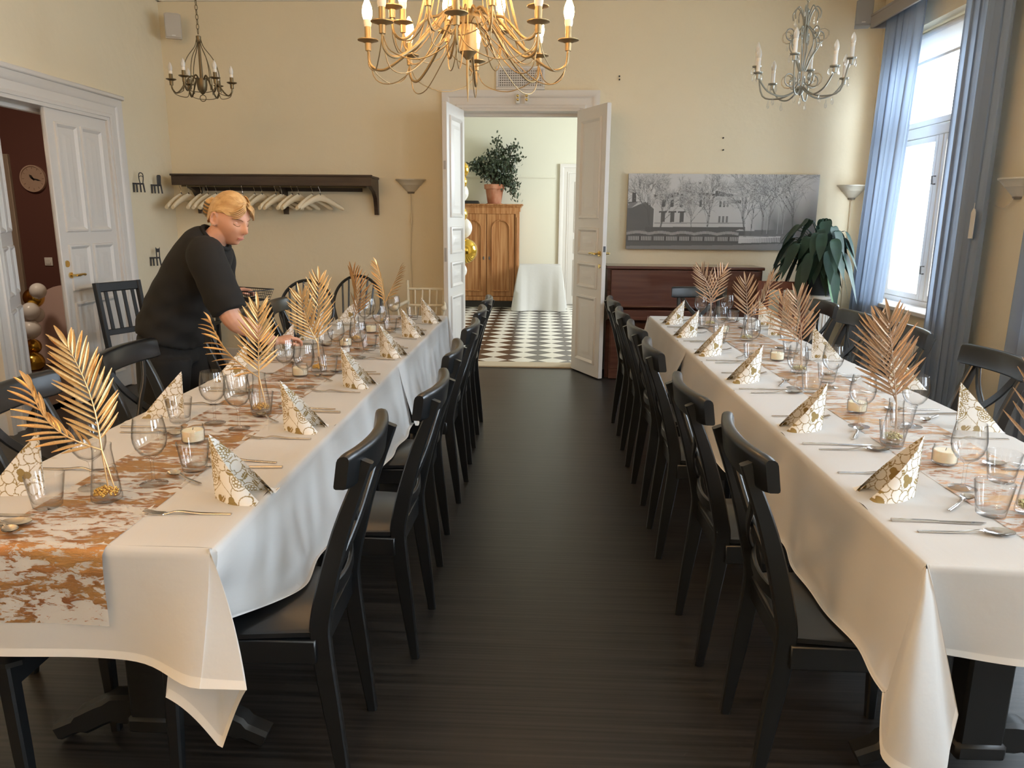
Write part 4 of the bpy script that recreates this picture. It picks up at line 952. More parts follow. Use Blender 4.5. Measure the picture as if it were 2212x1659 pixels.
# ------------------------------------------------------------------ plaster uplighters
def uplighter(label, loc, rz, cord):
    t = thing('wall_uplighter', label, 'wall lamp', loc, rz, 'plaster half-cone uplighters')
    k = MB(); rings = []
    for r, z in ((.036, 0), (.05, .012), (.085, .052), (.098, .06), (.102, .068), (.13, .098), (.142, .103), (.143, .113), (.135, .113)):
        rings.append([(r*math.cos(PI*j/18), -r*math.sin(PI*j/18)*.85, z) for j in range(19)])
    k.loft(rings, False, False); k.build('shade', M_plaster, t, 30)
    k = MB(); k.loft([[(r*math.cos(PI*j/12), -r*math.sin(PI*j/12), z) for j in range(13)] for r, z in ((.03, -.016), (.036, 0))]); k.build('base_cap', mat('bronze_cap', (.2, .17, .13), .5), t)
    k = MB(); k.tube([(0, -.04, .05), (0, -.04, .10)], .012, 8); k.build('lamp_holder', M_white, t)
    k = MB(); k.tube(cord, .0035, 6); k.build('cord', mat('cord_cream', (.66, .57, .42), .6), t)
    return t
u = uplighter('plaster half-cone uplighter on back wall between coat rack and double door', (-1.241, YB, 1.665), 0, [(0, -.02, -.01), (.002, -.012, -.25), (-.012, -.012, -.6), (0, -.012, -1.0), (.02, -.012, -1.45)])
k = MB(); k.strip([(0, -.016, -.235), (0, -.016, -.265), (0, -.016, -.30)], [.012, .022, .012], [.012, .016, .012], (1, 0, 0), .003); k.build('cord_switch', M_cream, u)
uplighter('plaster half-cone uplighter on back wall beside the far curtain', (2.83, YB, 1.64), 0, [(0, -.02, -.01), (0, -.012, -.6), (.01, -.012, -1.4)])
uplighter('plaster half-cone uplighter on window wall at the right picture edge', (XR, 4.86, 1.585), -PI/2, cat([(0, -.03, -.01), (-.04, -.035, -.05), (-.09, -.03, -.068), (-.14, -.025, -.062), (-.2, -.02, -.05)]))
# ------------------------------------------------------------------ loudspeakers
def speaker(label, loc, rz, m, tilt):
    t = thing('wall_speaker', label, 'loudspeaker', loc, rz, 'wall loudspeakers')
    R = Euler((tilt, 0, 0)); k = MB(); k.loft([[Vector(R.to_matrix() @ Vector((x*(1 if y < 0 else .8), y, z))) for x, z in ((-.068, -.10), (.068, -.10), (.068, .095), (.045, .105), (-.045, .105), (-.068, .095))] for y in (-.07, .05)]); k.build('cabinet', m, t)
    k = MB(); k.loft([[R.to_matrix() @ Vector((x*s, y, z*s)) for x, z in ((-.063, -.09), (.063, -.09), (.063, .088), (.042, .098), (-.042, .098), (-.063, .088))] for y, s in ((-.069, 1), (-.078, .97))]); k.build('grille', m, t)
    k = MB(); k.box(R.to_matrix() @ Vector((0, -.0785, -.075)), (.03, .002, .006), 0, R); k.build('badge', M_white, t)
    k = MB(); k.box((0, .08, 0), (.03, .09, .03), .004); k.build('wall_bracket', M_dgrey, t)
    return t
speaker('small grey loudspeaker high in the left corner of back wall', (-3.30, 6.96, 3.06), math.radians(22), mat('speaker_grey', (.52, .48, .42), .6), .12)
speaker('small grey loudspeaker high beside the curtain pelmet on the right', (2.70, 6.96, 3.15), math.radians(-14), mat('speaker_grey_right', (.34, .34, .34), .6), .0)
# ------------------------------------------------------------------ coat rack and hangers
t = thing('coat_rack', 'dark wooden coat rack shelf on the back wall', 'coat rack', (-2.45, YB, 1.74)); m = M_dwood
k = MB(); k.box((0, -.165, .042), (1.82, .33, .022), .004); k.build('shelf', m, t)
k = MB(); k.strip([(-.91, -.325, .0), (.91, -.325, .0)], .025, .085, (0, 1, 0), .004); k.box((0, -.333, .048), (1.84, .03, .018), .004); k.build('front_board', m, t)
k = MB(); k.box((0, -.012, -.03), (1.5, .022, .10), .003); k.build('wall_rail', m, t)
for x in (-.80, .02, .885):
    T_ = lambda a, b, z, x=x: Vector((x+z-.0175, -a, b)); k = MB()
    k.prism([(0, .03), (.31, .03), (.30, -.02), (.25, -.055), (.15, -.085), (.085, -.14), (.06, -.22), (.05, -.29), (0, -.29)], .035, T_); k.build('bracket', m, t)
k = MB(); k.tube([(-.85, -.27, -.045), (.85, -.27, -.045)], .011, 10); k.build('rod', M_bronze, t)
def hanger_parts():
    k = MB(); rings = []
    for i in range(15):
        q = -1+2*i/14; x = .215*q; a = abs(q); z = -.105-.10*a**1.35; hh = .020+.012*(1-a)+.006*a**4; th = .010+.012*a**2.2
        rings.append([(x, th*math.cos(2*PI*j/10)-.02*a*a, z+hh*math.sin(2*PI*j/10)*(1 if i not in (0, 14) else .6)) for j in range(10)])
    k.loft(rings); b = k.mesh('hanger_body', M_hanger, 60)
    k = MB(); k.tube(cat([(.012, 0, -.02), (.014, 0, -.004), (.006, 0, .010), (-.006, 0, .010), (-.014, 0, -.002), (-.012, 0, -.02), (0, 0, -.045), (0, 0, -.09)], 4), .0022, 6); k.lathe([(.009, -.088), (.007, -.072), (.003, -.068)], seg=8); h = k.mesh('hanger_hook', M_steel)
    return b, h
HB, HH = hanger_parts()
hx = [600, 650, 737, 783, 840, 938, 1020, 1103, 1153, 1247, 1288, 1360, 1403, 1498, 1550]; rodY = YB-.27
for i, q in enumerate(hx):
    px = q/3.16+200; p = AY(px, 402, rodY); w_ = ['leftmost', 'second from the left', 'third from the left', 'fourth from the left', 'fifth from the left', 'sixth from the left, behind the bun', 'seventh from the left, above the hair', 'eighth from the left', 'seventh from the right', 'sixth from the right', 'fifth from the right', 'fourth from the right', 'third from the right', 'second from the right', 'rightmost'][i]
    t = thing('coat_hanger', 'pale wooden coat hanger on the rack rod, %s' % w_, 'coat hanger', (p.x, rodY, 1.74-.036), math.radians([74, 70, 76, 72, 66, 80, 90, 78, 66, 62, 58, 66, 60, 62, 44][i]), 'pale wooden coat hangers'); part_of(t, 'hanger_body', HB); part_of(t, 'hanger_hook', HH)
# ------------------------------------------------------------------ little chair-shaped wall hooks
def chair_hook(label, y, z, kind):
    t = thing('chair_shaped_hook', label, 'wall hook', (XL, y, z), math.radians(38), 'chair-shaped wall hooks')
    T_ = lambda a, b, c: Vector((a+.005, c-.004, b))
    def pr(poly, nm): k = MB(); k.prism(poly, .008, T_); k.build(nm, M_dark, t)
    pr([(0, -.006), (.085, -.006), (.088, .008), (0, .008)], 'hook_seat')
    for a0, a1 in ((.002, .0), (.024, .025), (.052, .054), (.076, .084)): pr([(a0, 0), (a0+.012, 0), (a1+.011, -.07), (a1, -.07)], 'hook_leg')
    if kind == 0:
        k = MB(); k.tube([T_(a, b, .004) for a, b in cat([(.058, .005), (.052, .05), (.056, .085), (.070, .092), (.084, .082), (.086, .05), (.080, .005)], 4)], .0042, 6); k.build('hook_back', M_dark, t); k = MB(); k.tube([T_(.054, .058, .004), T_(.07, .068, .004), T_(.085, .058, .004)], .003, 6); k.build('hook_back_arch', M_dark, t)
    elif kind == 1: pr([(.052, .0), (.084, .0), (.088, .082), (.080, .092), (.060, .092), (.054, .082)], 'hook_back')
    else:
        pr([(.055, 0), (.063, 0), (.063, .085), (.057, .095), (.055, .085)], 'hook_back_post'); pr([(.078, 0), (.086, 0), (.090, .095), (.083, .085)], 'hook_back_post'); pr([(.058, .05), (.086, .05), (.087, .082), (.058, .082)], 'hook_back')
chair_hook('black chair-shaped wall hook with an arched open back', 6.40, 1.69, 0)
chair_hook('black chair-shaped wall hook with a solid tall back, beside the coat rack', 6.70, 1.69, 1)
chair_hook('black chair-shaped wall hook with a posted back, lower one', 6.56, 1.055, 2)
# screws left in the back wall
for i, (a, b) in enumerate(((1338, 165), (1338, 172), (1562, 298), (1562, 324))):
    p = AY(a, b, YB); k = MB(); k.tube([(0, 0, 0), (0, -.012, 0)], .007, 8); o = k.build('wall_screw', M_dark); o.location = p; tag(o, 'tiny dark screw in the back wall, %s' % ['upper one near the door', 'lower one near the door', 'upper one above the photograph', 'lower one above the photograph'][i], 'screw', 'screws in the back wall')
# ------------------------------------------------------------------ canvas photograph (a flat print)
def paint_photo(W=560, Hh=218):
    r = np.random.default_rng(9); im = np.full((Hh, W), .58); yy, xx = np.mgrid[0:Hh, 0:W]; X = xx/W; Y = yy/Hh      # Y down
    im += .05*(1-Y)+r.normal(0, .008, im.shape)
    def poly(pts, v):
        p = np.array(pts, float); ins = np.zeros(im.shape, bool); j = len(p)-1
        for i in range(len(p)):
            c = ((p[i, 1] > Y) != (p[j, 1] > Y)) & (X < (p[j, 0]-p[i, 0])*(Y-p[i, 1])/(p[j, 1]-p[i, 1]+1e-12)+p[i, 0]); ins ^= c; j = i
        im[ins] = v
    fog = np.clip((X-.62)*6, 0, 1)*np.clip((Y-.22)*2.4+.35*np.sin(X*60)*.3, 0, 1); im[:] = im*(1-fog*.82)+.05*fog
    poly([(0, .37), (.09, .36), (.14, .46), (.14, .74), (0, .74)], .10); poly([(.0, .42), (.085, .355), (.095, .365), (.02, .45)], .55); poly([(.022, .25), (.042, .25), (.045, .38), (.022, .38)], .06); poly([(.0, .39), (.06, .365), (.02, .45), (0, .45)], .20)
    poly([(.145, .33), (.36, .27), (.46, .29), (.55, .31), (.63, .33), (.63, .72), (.145, .74)], .55)
    poly([(.135, .275), (.33, .225), (.56, .28), (.555, .30), (.35, .265), (.145, .335)], .045); poly([(.46, .215), (.475, .22), (.58, .275), (.46, .29)], .10)
    for x in (.19, .235, .285): poly([(x-.009, .34), (x+.009, .335), (x+.009, .43), (x-.009, .435)], .07)
    for x in (.19, .24, .29): poly([(x-.011, .50), (x+.011, .50), (x+.011, .63), (x-.011, .635)], .08); poly([(x-.022, .49), (x+.02, .485), (x+.02, .505), (x-.022, .51)], .06)
    for x in (.49, .51, .53): poly([(x-.005, .345), (x+.005, .345), (x+.005, .43), (x-.005, .43)], .10); poly([(x-.005, .55), (x+.005, .55), (x+.005, .63), (x-.005, .63)], .16)
    poly([(.38, .34), (.392, .34), (.392, .43), (.38, .43)], .1); poly([(.55, .33), (.60, .34), (.60, .38), (.55, .375)], .10)
    poly([(.145, .64), (.63, .63), (.63, .645), (.145, .655)], .30); poly([(.31, .12), (.345, .12), (.345, .14), (.31, .14)], .12); poly([(.37, .11), (.385, .11), (.385, .13), (.37, .13)], .1)
    poly([(0, .74), (1, .72), (1, .80), (0, .83)], .13); poly([(.1, .70), (.63, .69), (.63, .80), (.1, .80)], .08); poly([(.60, .72), (.68, .725), (.68, .74), (.58, .74)], .5)
    # bare branching trees
    def branch(x, y, a, L, w, dep, v):
        v = v if dep > 2 else v+.07*(3-dep)
        n = max(3, int(L*W/2)); ca, sa = math.cos(a), math.sin(a); asp = W/Hh
        for i in range(n):
            t = i/n; px, py = x+ca*L*t, y-sa*L*t*asp; ii, jj = int(py*Hh), int(px*W); q = max(0, int(w*(1-.4*t)/2)); 
            if 0 <= ii < Hh and 0 <= jj < W: im[max(0, ii-0):ii+1, max(0, jj-q):jj+q+1] = v
        if dep > 0:
            for s in range(3 if dep > 1 else 2): branch(x+ca*L*(.55+.45*s/2), y-sa*L*(.55+.45*s/2)*asp, a+r.uniform(-.75, .75), L*r.uniform(.55, .8), w*.6, dep-1, v)
    for x, y, a, L, w, dep in ((.13, .80, 1.75, .13, 6, 7), (.17, .78, 1.25, .11, 5, 7), (.345, .78, 1.62, .11, 4, 6), (.425, .79, 1.45, .12, 6, 7), (.63, .82, 1.7, .14, 7, 7), (.72, .78, 1.55, .16, 5, 6), (.75, .78, 1.5, .16, 4, 6), (.88, .78, 1.6, .16, 6, 6), (.66, .80, 1.5, .15, 4, 6), (.83, .78, 1.6, .15, 3, 6)):
        branch(x, y, a, L, w, dep, .07); branch(x+.005, y, a+.12, L*.9, max(2, w*.6), max(2, dep-1), .10)
    for x in (.83, .80, .745): im[int(.45*Hh):int(.78*Hh), int(x*W)] = .45
    # fence with swagged pickets
    top = lambda x: .775-.02*np.abs(np.sin(x*26))
    for j in range(W):
        x = j/W
        if x < .60:
            t0 = int((top(x)-.0)*Hh); im[t0:int(.92*Hh), j] = .07
            if j % 4 < 2: im[t0:t0+8, j] = .60
            if j % 5 < 3 and (j//38) % 2 < 2: im[int(.83*Hh):int(.885*Hh), j] = .42 if (j % 38) > 5 else .06
        elif x < .82:
            a = .84-(x-.6)*.12; im[int(a*Hh):int((a+.012)*Hh), j] = .68; im[int((a+.075)*Hh):int((a+.09)*Hh), j] = .65
            if j % 5 < 2: im[int(a*Hh):int((a+.09)*Hh), j] = .62
    poly([(0, .945), (.45, .925), (1, .88), (1, 1), (0, 1)], .22); poly([(0, .90), (.45, .90), (.60, .905), (1, .87), (1, .885), (.6, .93), (0, .955)], .09)
    return np.clip(.05+.86*im, .02, .8)  # blacks lifted: glare over the canvas is put into the print's tones
IMG = paint_photo(); hh_, ww_ = IMG.shape
pxa, pxb, pza, pzb = .783, 2.515, 1.160, 1.842
V = [(pxa+(pxb-pxa)*(j+0)/(ww_-1), YB-.034, pzb-(pzb-pza)*i/(hh_-1)) for i in range(hh_) for j in range(ww_)]
Fc = [(i*ww_+j, (i+1)*ww_+j, (i+1)*ww_+j+1, i*ww_+j+1) for i in range(hh_-1) for j in range(ww_-1)]
me = bpy.data.meshes.new('printed_face'); me.from_pydata([(x-(pxa+pxb)/2, y-YB, z-(pza+pzb)/2) for x, y, z in V], [], Fc); at = me.color_attributes.new('print', 'FLOAT_COLOR', 'POINT')
col = np.stack([IMG.ravel()*.98, IMG.ravel()*.96, IMG.ravel()*.93, np.ones(IMG.size)], 1).astype(np.float32); at.data.foreach_set('color', col.ravel()); me.materials.append(attr_mat('black_and_white_print', .6))
t = thing('canvas_photograph', 'wide black and white canvas photograph of a wooden house behind bare trees', 'picture', ((pxa+pxb)/2, YB-.004, (pza+pzb)/2))
o = bpy.data.objects.new('printed_face', me); C.objects.link(o); o.parent = t
k = MB(); k.box((0, -.0165, 0), (pxb-pxa, .033, pzb-pza), .002); k.build('canvas_block', mat('canvas_edge', (.30, .28, .25), .8), t)
# ------------------------------------------------------------------ chandeliers
def bulb_mesh(m):
    k = MB(); k.lathe([(.001, 0), (.014, .002), (.019, .018), (.021, .032), (.0185, .052), (.011, .072), (.0045, .085), (.0005, .088)], seg=14); return k.mesh('bulb', m, 60)
BL, BO, BL2 = bulb_mesh(M_bulb), bulb_mesh(M_bulboff), bulb_mesh(M_bulb2)
kb = MB(); kb.lathe([(.013, 0), (.0165, .012), (.0165, .026), (.012, .027)], seg=14); BBASE = kb.mesh('bulb_base', M_bulbw)
def candle_arm(t, pts, rw, m, cup_z, cx, cy, lit, sleeve, cup_r=.042, bs=1):
    k = MB(); k.tube(pts, rw, 8); a = k.build('arm', m, t)
    k = MB(); k.lathe([(.012, -.035), (.013, -.006), (.028, 0), (cup_r, .004), (cup_r, .007), (.012, .006)], (cx, cy, cup_z), 18); k.build('drip_pan', m, a)
    k = MB(); k.lathe([(.0125, 0), (.0125, sleeve)], (cx, cy, cup_z), 14); k.build('candle_sleeve', m if lit or sleeve < .07 else M_white, a)
    b = part_of(a, 'bulb_base', BBASE); b.location = (cx, cy, cup_z+sleeve); b.scale = (bs, bs, bs)
    b = part_of(a, 'bulb', (BL2 if lit == 2 else BL) if lit else BO); b.location = (cx, cy, cup_z+sleeve+.022*bs); b.scale = (bs, bs, bs)
def big_chandelier():
    p = AY(1015, 95, 3.2); zc = 2.118; cx, cy = -.315, 3.2
    t = thing('brass_chandelier', 'large lit brass chandelier with sixteen candle bulbs hanging over the aisle', 'chandelier', (cx, cy, 0)); m = M_abrass
    zh = zc+.04
    k = MB(); k.lathe([(.006, zh-.11), (.030, zh-.085), (.036, zh-.08), (.036, zh+.02), (.045, zh+.022), (.055, zh+.045), (.05, zh+.06), (.02, zh+.08), (.018, zh+.42), (.03, zh+.45), (.012, zh+.5)], seg=20); k.build('hub', m, t)
    k = MB(); k.tube([(0, 0, zh-.10), (0, 0, zh-.21), (0, 0, zh-.27)], [.007, .006, .001], 8); k.tube([(0, 0, zh-.13), (.018, 0, zh-.155), (.01, 0, zh-.17)], .004, 6); k.build('finial', m, t)
    k = MB(); k.tube([(0, 0, zh+.48), (0, 0, ZC-.02)], .008, 8); k.build('hanging_rod', m, t); k = MB(); k.lathe([(.06, 0), (.06, -.012), (.012, -.06)], (0, 0, ZC), 18); k.build('ceiling_rose', m, t)
    tips = []
    for ring, (R, dz, a0) in enumerate(((.405, 0, 0), (.305, .095, PI/8))):
        for i in range(8):
            a = a0+i*PI/4; c, s = math.cos(a), math.sin(a); z = zc+dz
            q = [(.035, zh+.05), (.075, zh+.075), (.12, zh+.045), (R*.55, z-.025), (R*.78, z-.095), (R*.90, z-.108), (R*.985, z-.085), (R, z-.033)]
            candle_arm(t, cat([(r*c, r*s, zz) for r, zz in q], 4), .0055, m, z, R*c, R*s, True, .055); tips.append((R, a, z))
    k = MB()
    for ring in (0, 1):
        T_ = tips[ring*8:ring*8+8]
        for i in range(8):
            R, a, z = T_[i]; a2 = a+PI/4
            k.tube(cat([(R*math.cos(a), R*math.sin(a), z-.035), (R*.98*math.cos(a+.10), R*.98*math.sin(a+.10), z-.10), (R*.93*math.cos(a+PI/8), R*.93*math.sin(a+PI/8), z-.135), (R*.98*math.cos(a2-.10), R*.98*math.sin(a2-.10), z-.10), (R*math.cos(a2), R*math.sin(a2), z-.035)], 5), .0022, 5)
            k.tube(cat([(R*math.cos(a), R*math.sin(a), z-.035), (R*.93*math.cos(a), R*.93*math.sin(a), z-.145), (R*.70*math.cos(a), R*.70*math.sin(a), z-.15), (R*.35*math.cos(a), R*.35*math.sin(a), z-.03), (.04*math.cos(a), .04*math.sin(a), zh+.02)], 5), .0022, 5)
    k.build('swag_wire', m, t)
    k = MB()
    for i in range(16):
        a = i*PI/8+.1; c, s = math.cos(a), math.sin(a); k.tube(cat([(.02*c, .02*s, zh+.46), (.09*c, .09*s, zh+.36), (.155*c, .155*s, zh+.18), (.20*c, .20*s, zh+.02), (.23*c, .23*s, zh-.05)], 5), .0025, 5)
    k.build('crown_wire', m, t); return t
big_chandelier()
def small_chandelier():
    p = AY(437, 190, 5.5); t = thing('bronze_chandelier', 'small unlit dark bronze chandelier on a chain at the left', 'chandelier', (p.x, 5.5, 0)); m = M_bronze; zc = 2.345
    k = MB(); k.lathe([(.004, zc-.075), (.012, zc-.07), (.03, zc-.045), (.036, zc-.01), (.036, zc+.03), (.012, zc+.035), (.008, zc+.26), (.016, zc+.27), (.017, zc+.31), (.006, zc+.315)], seg=14); k.build('hub', m, t)
    k = MB(); k.tube([(.022*math.cos(a), 0, zc-.10+.022*math.sin(a)) for a in [2*PI*i/14 for i in range(14)]], .003, 6, loop=True); k.build('lower_ring', m, t)
    for i in range(6):
        a = i*PI/3+.35; c, s = math.cos(a), math.sin(a); R = .20
        q = [(.03, zc+.02), (.065, zc+.045), (.10, zc+.01), (.14, zc-.05), (.172, zc-.075), (.196, zc-.05), (R, zc-.02)]
        candle_arm(t, cat([(r*c, r*s, zz) for r, zz in q], 4), .0055, m, zc+.01, R*c, R*s, False, .040, .035, .72)
    k = MB()
    for i in range(6):
        a = i*PI/3+.35; c, s = math.cos(a), math.sin(a); k.tube(cat([(.014*c, .014*s, zc+.29), (.03*c, .03*s, zc+.24), (.085*c, .085*s, zc+.165), (.115*c, .115*s, zc+.08), (.125*c, .125*s, zc-.06)], 5), .003, 5)
        b = a+PI/3; k.tube(cat([(.20*c, .20*s, zc-.03), (.187*math.cos(a+.12), .187*math.sin(a+.12), zc-.075), (.17*math.cos(a+PI/6), .17*math.sin(a+PI/6), zc-.085), (.187*math.cos(b-.12), .187*math.sin(b-.12), zc-.075), (.20*math.cos(b), .20*math.sin(b), zc-.03)], 5), .0025, 5)
    k.build('wire_hoops', m, t)
    z = zc+.325; i = 0
    while z < ZC-.05:
        k = MB(); ca, sa = (1, 0) if i % 2 else (0, 1); k.tube([(.009*math.cos(b)*ca, .009*math.cos(b)*sa, z+.016+.019*math.sin(b)) for b in [2*PI*j/10 for j in range(10)]], .0026, 5, loop=True); k.build('chain_link', m, t); z += .031; i += 1
    k = MB(); k.lathe([(.05, 0), (.05, -.01), (.01, -.05)], (0, 0, ZC), 16); k.build('ceiling_rose', m, t)
small_chandelier()
def crystal_chandelier():
    p = AY(1733, 150, 5.2); t = thing('crystal_chandelier', 'unlit grey scrolled chandelier with glass drops near the window', 'chandelier', (p.x, 5.2, 0)); m = M_silver; zc = 2.325
    k = MB(); k.tube([(0, 0, zc-.07), (0, 0, zc+.42)], .009, 8); k.lathe([(.004, zc-.10), (.02, zc-.08), (.028, zc-.06), (.012, zc-.04)], seg=12); k.lathe([(.006, zc+.40), (.016, zc+.41), (.006, zc+.43)], seg=10); k.build('column', m, t)
    kd = MB(); kd.lathe([(.0005, 0), (.004, -.004), (.003, -.012), (.0085, -.03), (.0095, -.04), (.006, -.05), (.0005, -.054)], seg=6); DM = kd.mesh('crystal_drop', M_crystal, 20)
    ks = MB(); ks.lathe([(.0005, 0), (.0025, -.004), (.0055, -.022), (.006, -.03), (.003, -.038), (.0005, -.04)], seg=6); DS = ks.mesh('crystal_drop', M_crystal, 20)
    kb_ = MB()
    def sp(cx, cz, r0, r1, a0, a1, n=14): return [(cx+(r0+(r1-r0)*i/n)*math.cos(a0+(a1-a0)*i/n), cz+(r0+(r1-r0)*i/n)*math.sin(a0+(a1-a0)*i/n)) for i in range(n+1)]
    for i in range(8):
        a = i*PI/4+.3; c, s = math.cos(a), math.sin(a); R = .322 if i % 2 == 0 else .29; z = zc+(.02 if i % 2 == 0 else .10); P3 = lambda q: [(r*c, r*s, zz) for r, zz in q]
        candle_arm(t, cat(P3([(.02, zc-.05), (.06, zc-.085), (.14, zc-.11), (.24, zc-.085), (R*.95, z-.04), (R, z)]), 4), .0055, m, z, R*c, R*s, False, .070, .03, .78)
        k = MB(); k.tube(P3(sp(.085, zc+.0, .055, .012, -PI*.9, PI*1.6)), .0042, 6); k.tube(cat(P3([(.02, zc+.05), (.05, zc+.13), (.09, zc+.20), (.075, zc+.26), (.02, zc+.32)]), 5), .0042, 6); k.tube(P3(sp(.105, zc+.27, .045, .01, -PI*.6, PI*1.7)), .0042, 6); k.tube(cat(P3([(.01, zc+.22), (.02, zc+.36), (.055, zc+.43), (.085, zc+.40), (.08, zc+.36)]), 5), .0042, 6); k.build('scroll', m, t)
        for j in range(5):
            b = j*2*PI/5+.3; o = part_of(t, 'crystal_drop', DS); o.location = (R*c+.032*math.cos(b), R*s+.032*math.sin(b), z-.008); kb_.tube([(R*c+.012*math.cos(b), R*s+.012*math.sin(b), z+.006), (R*c+.032*math.cos(b), R*s+.032*math.sin(b), z-.008)], .0015, 4)
        o = part_of(t, 'crystal_drop', DM); o.location = (.20*c, .20*s, zc-.115)
        if i % 2 == 0: o = part_of(t, 'crystal_drop', DM); o.location = (.08*c, .08*s, zc+.36)
        else: o = part_of(t, 'crystal_drop', DS); o.location = (.105*c, .105*s, zc+.22)
    kb_.build('drop_wire', m, t); o = part_of(t, 'crystal_drop', DM); o.location = (0, 0, zc-.11)
    z = zc+.435; i = 0
    while z < ZC-.04:
        k = MB(); ca, sa = (1, 0) if i % 2 else (0, 1); k.tube([(.009*math.cos(b)*ca, .009*math.cos(b)*sa, z+.016+.019*math.sin(b)) for b in [2*PI*j/10 for j in range(10)]], .0026, 5, loop=True); k.build('chain_link', m, t); z += .031; i += 1
    k = MB(); k.lathe([(.05, 0), (.05, -.01), (.01, -.05)], (0, 0, ZC), 16); k.build('ceiling_rose', m, t)
crystal_chandelier()
# unseen lamp added behind the camera to warm the left wall
def rear_lamp():
    t = thing('added_rear_lamp', 'lit brass lamp added behind the camera to warm the left wall, out of frame', 'lamp', (-2.1, .3, 0)); zc = 2.6
    k = MB(); k.lathe([(.02, zc), (.04, zc+.05), (.012, zc+.1), (.01, ZC-.03), (.05, ZC)], seg=14); k.build('stem', M_abrass, t)
    for i in range(6):
        a = i*PI/3; c, s = math.cos(a), math.sin(a); candle_arm(t, cat([(.03*c, .03*s, zc+.04), (.15*c, .15*s, zc-.04), (.28*c, .28*s, zc-.04), (.3*c, .3*s, zc+.03)], 4), .006, M_abrass, zc+.05, .3*c, .3*s, 2, .055)
rear_lamp()
# ------------------------------------------------------------------ peace lily on a white stand
lx, ly = 2.335, 6.40
t = thing('plant_stand', 'white ribbed drum plant stand in the corner beside the piano', 'plant stand', (lx, ly, 0))
k = MB(); k.lathe([(.115, 0), (.115, .78)], seg=24); k.build('drum', M_trim, t); k = MB(); k.lathe([(.12, .78), (.135, .79), (.135, .815), (.12, .82)], seg=28); k.build('top_disc', M_white, t)
for i in range(24): k = MB(); a = i*PI/12; k.tube([(.116*math.cos(a), .116*math.sin(a), .01), (.116*math.cos(a), .116*math.sin(a), .775)], .006, 5); k.build('rib', M_trim, t)
t = thing('peace_lily', 'large broad-leaved green plant in a dark pot in the corner by the curtain', 'potted plant', (lx, ly, .82))
k = MB(); k.lathe([(.001, .001), (.098, .001), (.105, .02), (.128, .10), (.136, .19), (.142, .195), (.142, .215), (.13, .215), (.125, .19), (.001, .185)], seg=28); k.build('pot', M_potd, t)
k = MB(); k.lathe([(.001, .186), (.12, .186), (.10, .195), (.001, .2)], seg=20); k.build('soil', M_dark, t)
rr = random.Random(21)
def lily_leaf(az, reach, rise, droop, bl, bw, m):
    d = Vector((math.cos(az), math.sin(az), 0)); P = cat([d*.03+Vector((0, 0, .19)), d*(reach*.35)+Vector((0, 0, .19+rise*.75)), d*(reach*.75)+Vector((0, 0, .19+rise)), d*reach+Vector((0, 0, .19+rise-droop*.35)), d*(reach+bl*.32)+Vector((0, 0, .19+rise-droop))], 6)
    n = len(P); i0 = int(n*.48); sd = Vector((-d.y, d.x, 0)); k = MB(); k.tube(P[:i0+1], .0035, 5); rows = []
    for i in range(i0, n):
        u = (i-i0)/(n-1-i0); w = bw*(math.sin(PI*(u**.8))**.8)*(1 if u < .7 else 1-.4*(u-.7)/.3)+.001; tw = .25*math.sin(az*3); up = Vector((0, 0, 1)).cross(sd).cross(sd)*-1
        rows.append([P[i]+sd*(w*q)+Vector((0, 0, .18*w*abs(q)+w*q*tw)) for q in (-1, -.5, 0, .5, 1)])
    k.loft(rows, False, False); return k.build('leaf', m, t, 80)
for i in range(120):
    az = i*2.39996+rr.uniform(-.5, .5); q = rr.random(); bz = rr.random()**1.2; lean = 1+.25*math.cos(az-PI)
    lily_leaf(az, (.08+.25*q)*lean, .06+.40*bz*(1-.3*q), .10+.30*(1-bz)*rr.random()+.12*q, (.17+.13*rr.random()), .030+.022*rr.random(), M_leaf2 if i in (9, 33, 52, 77) else M_leaf)
# ------------------------------------------------------------------ next room: wardrobe, plant, small table, balloons
wy = 12.22; wx1 = AY(1122, 550, wy).x; wc = AY(1051, 550, wy).x; wx0 = wc-(wx1-wc); wz = 1.66
t = thing('wardrobe', 'stripped pine wardrobe with two arched doors in the next room', 'wardrobe', (wc, wy, 0)); hw = (wx1-wx0)/2; m = M_ward
k = MB(); k.box((0, .24, .86), (2*hw-.03, .44, 1.50), .004); k.build('carcass', m, t)
k = MB(); k.box((0, .22, .055), (2*hw+.0, .47, .11), .006); k.build('plinth', M_dark, t); k = MB(); k.box((0, .215, .14), (2*hw+.02, .48, .07), .008); k.build('base_moulding', m, t)
k = MB(); k.loft([[(x*(hw+o), (-.02-o) if y else .47, z) for x, y in ((-1, 1), (1, 1), (1, 0), (-1, 0))] for o, z in ((0, 1.545), (.0, 1.60), (.012, 1.61), (.03, 1.64), (.045, 1.645), (.045, wz))]); k.build('cornice', m, t)
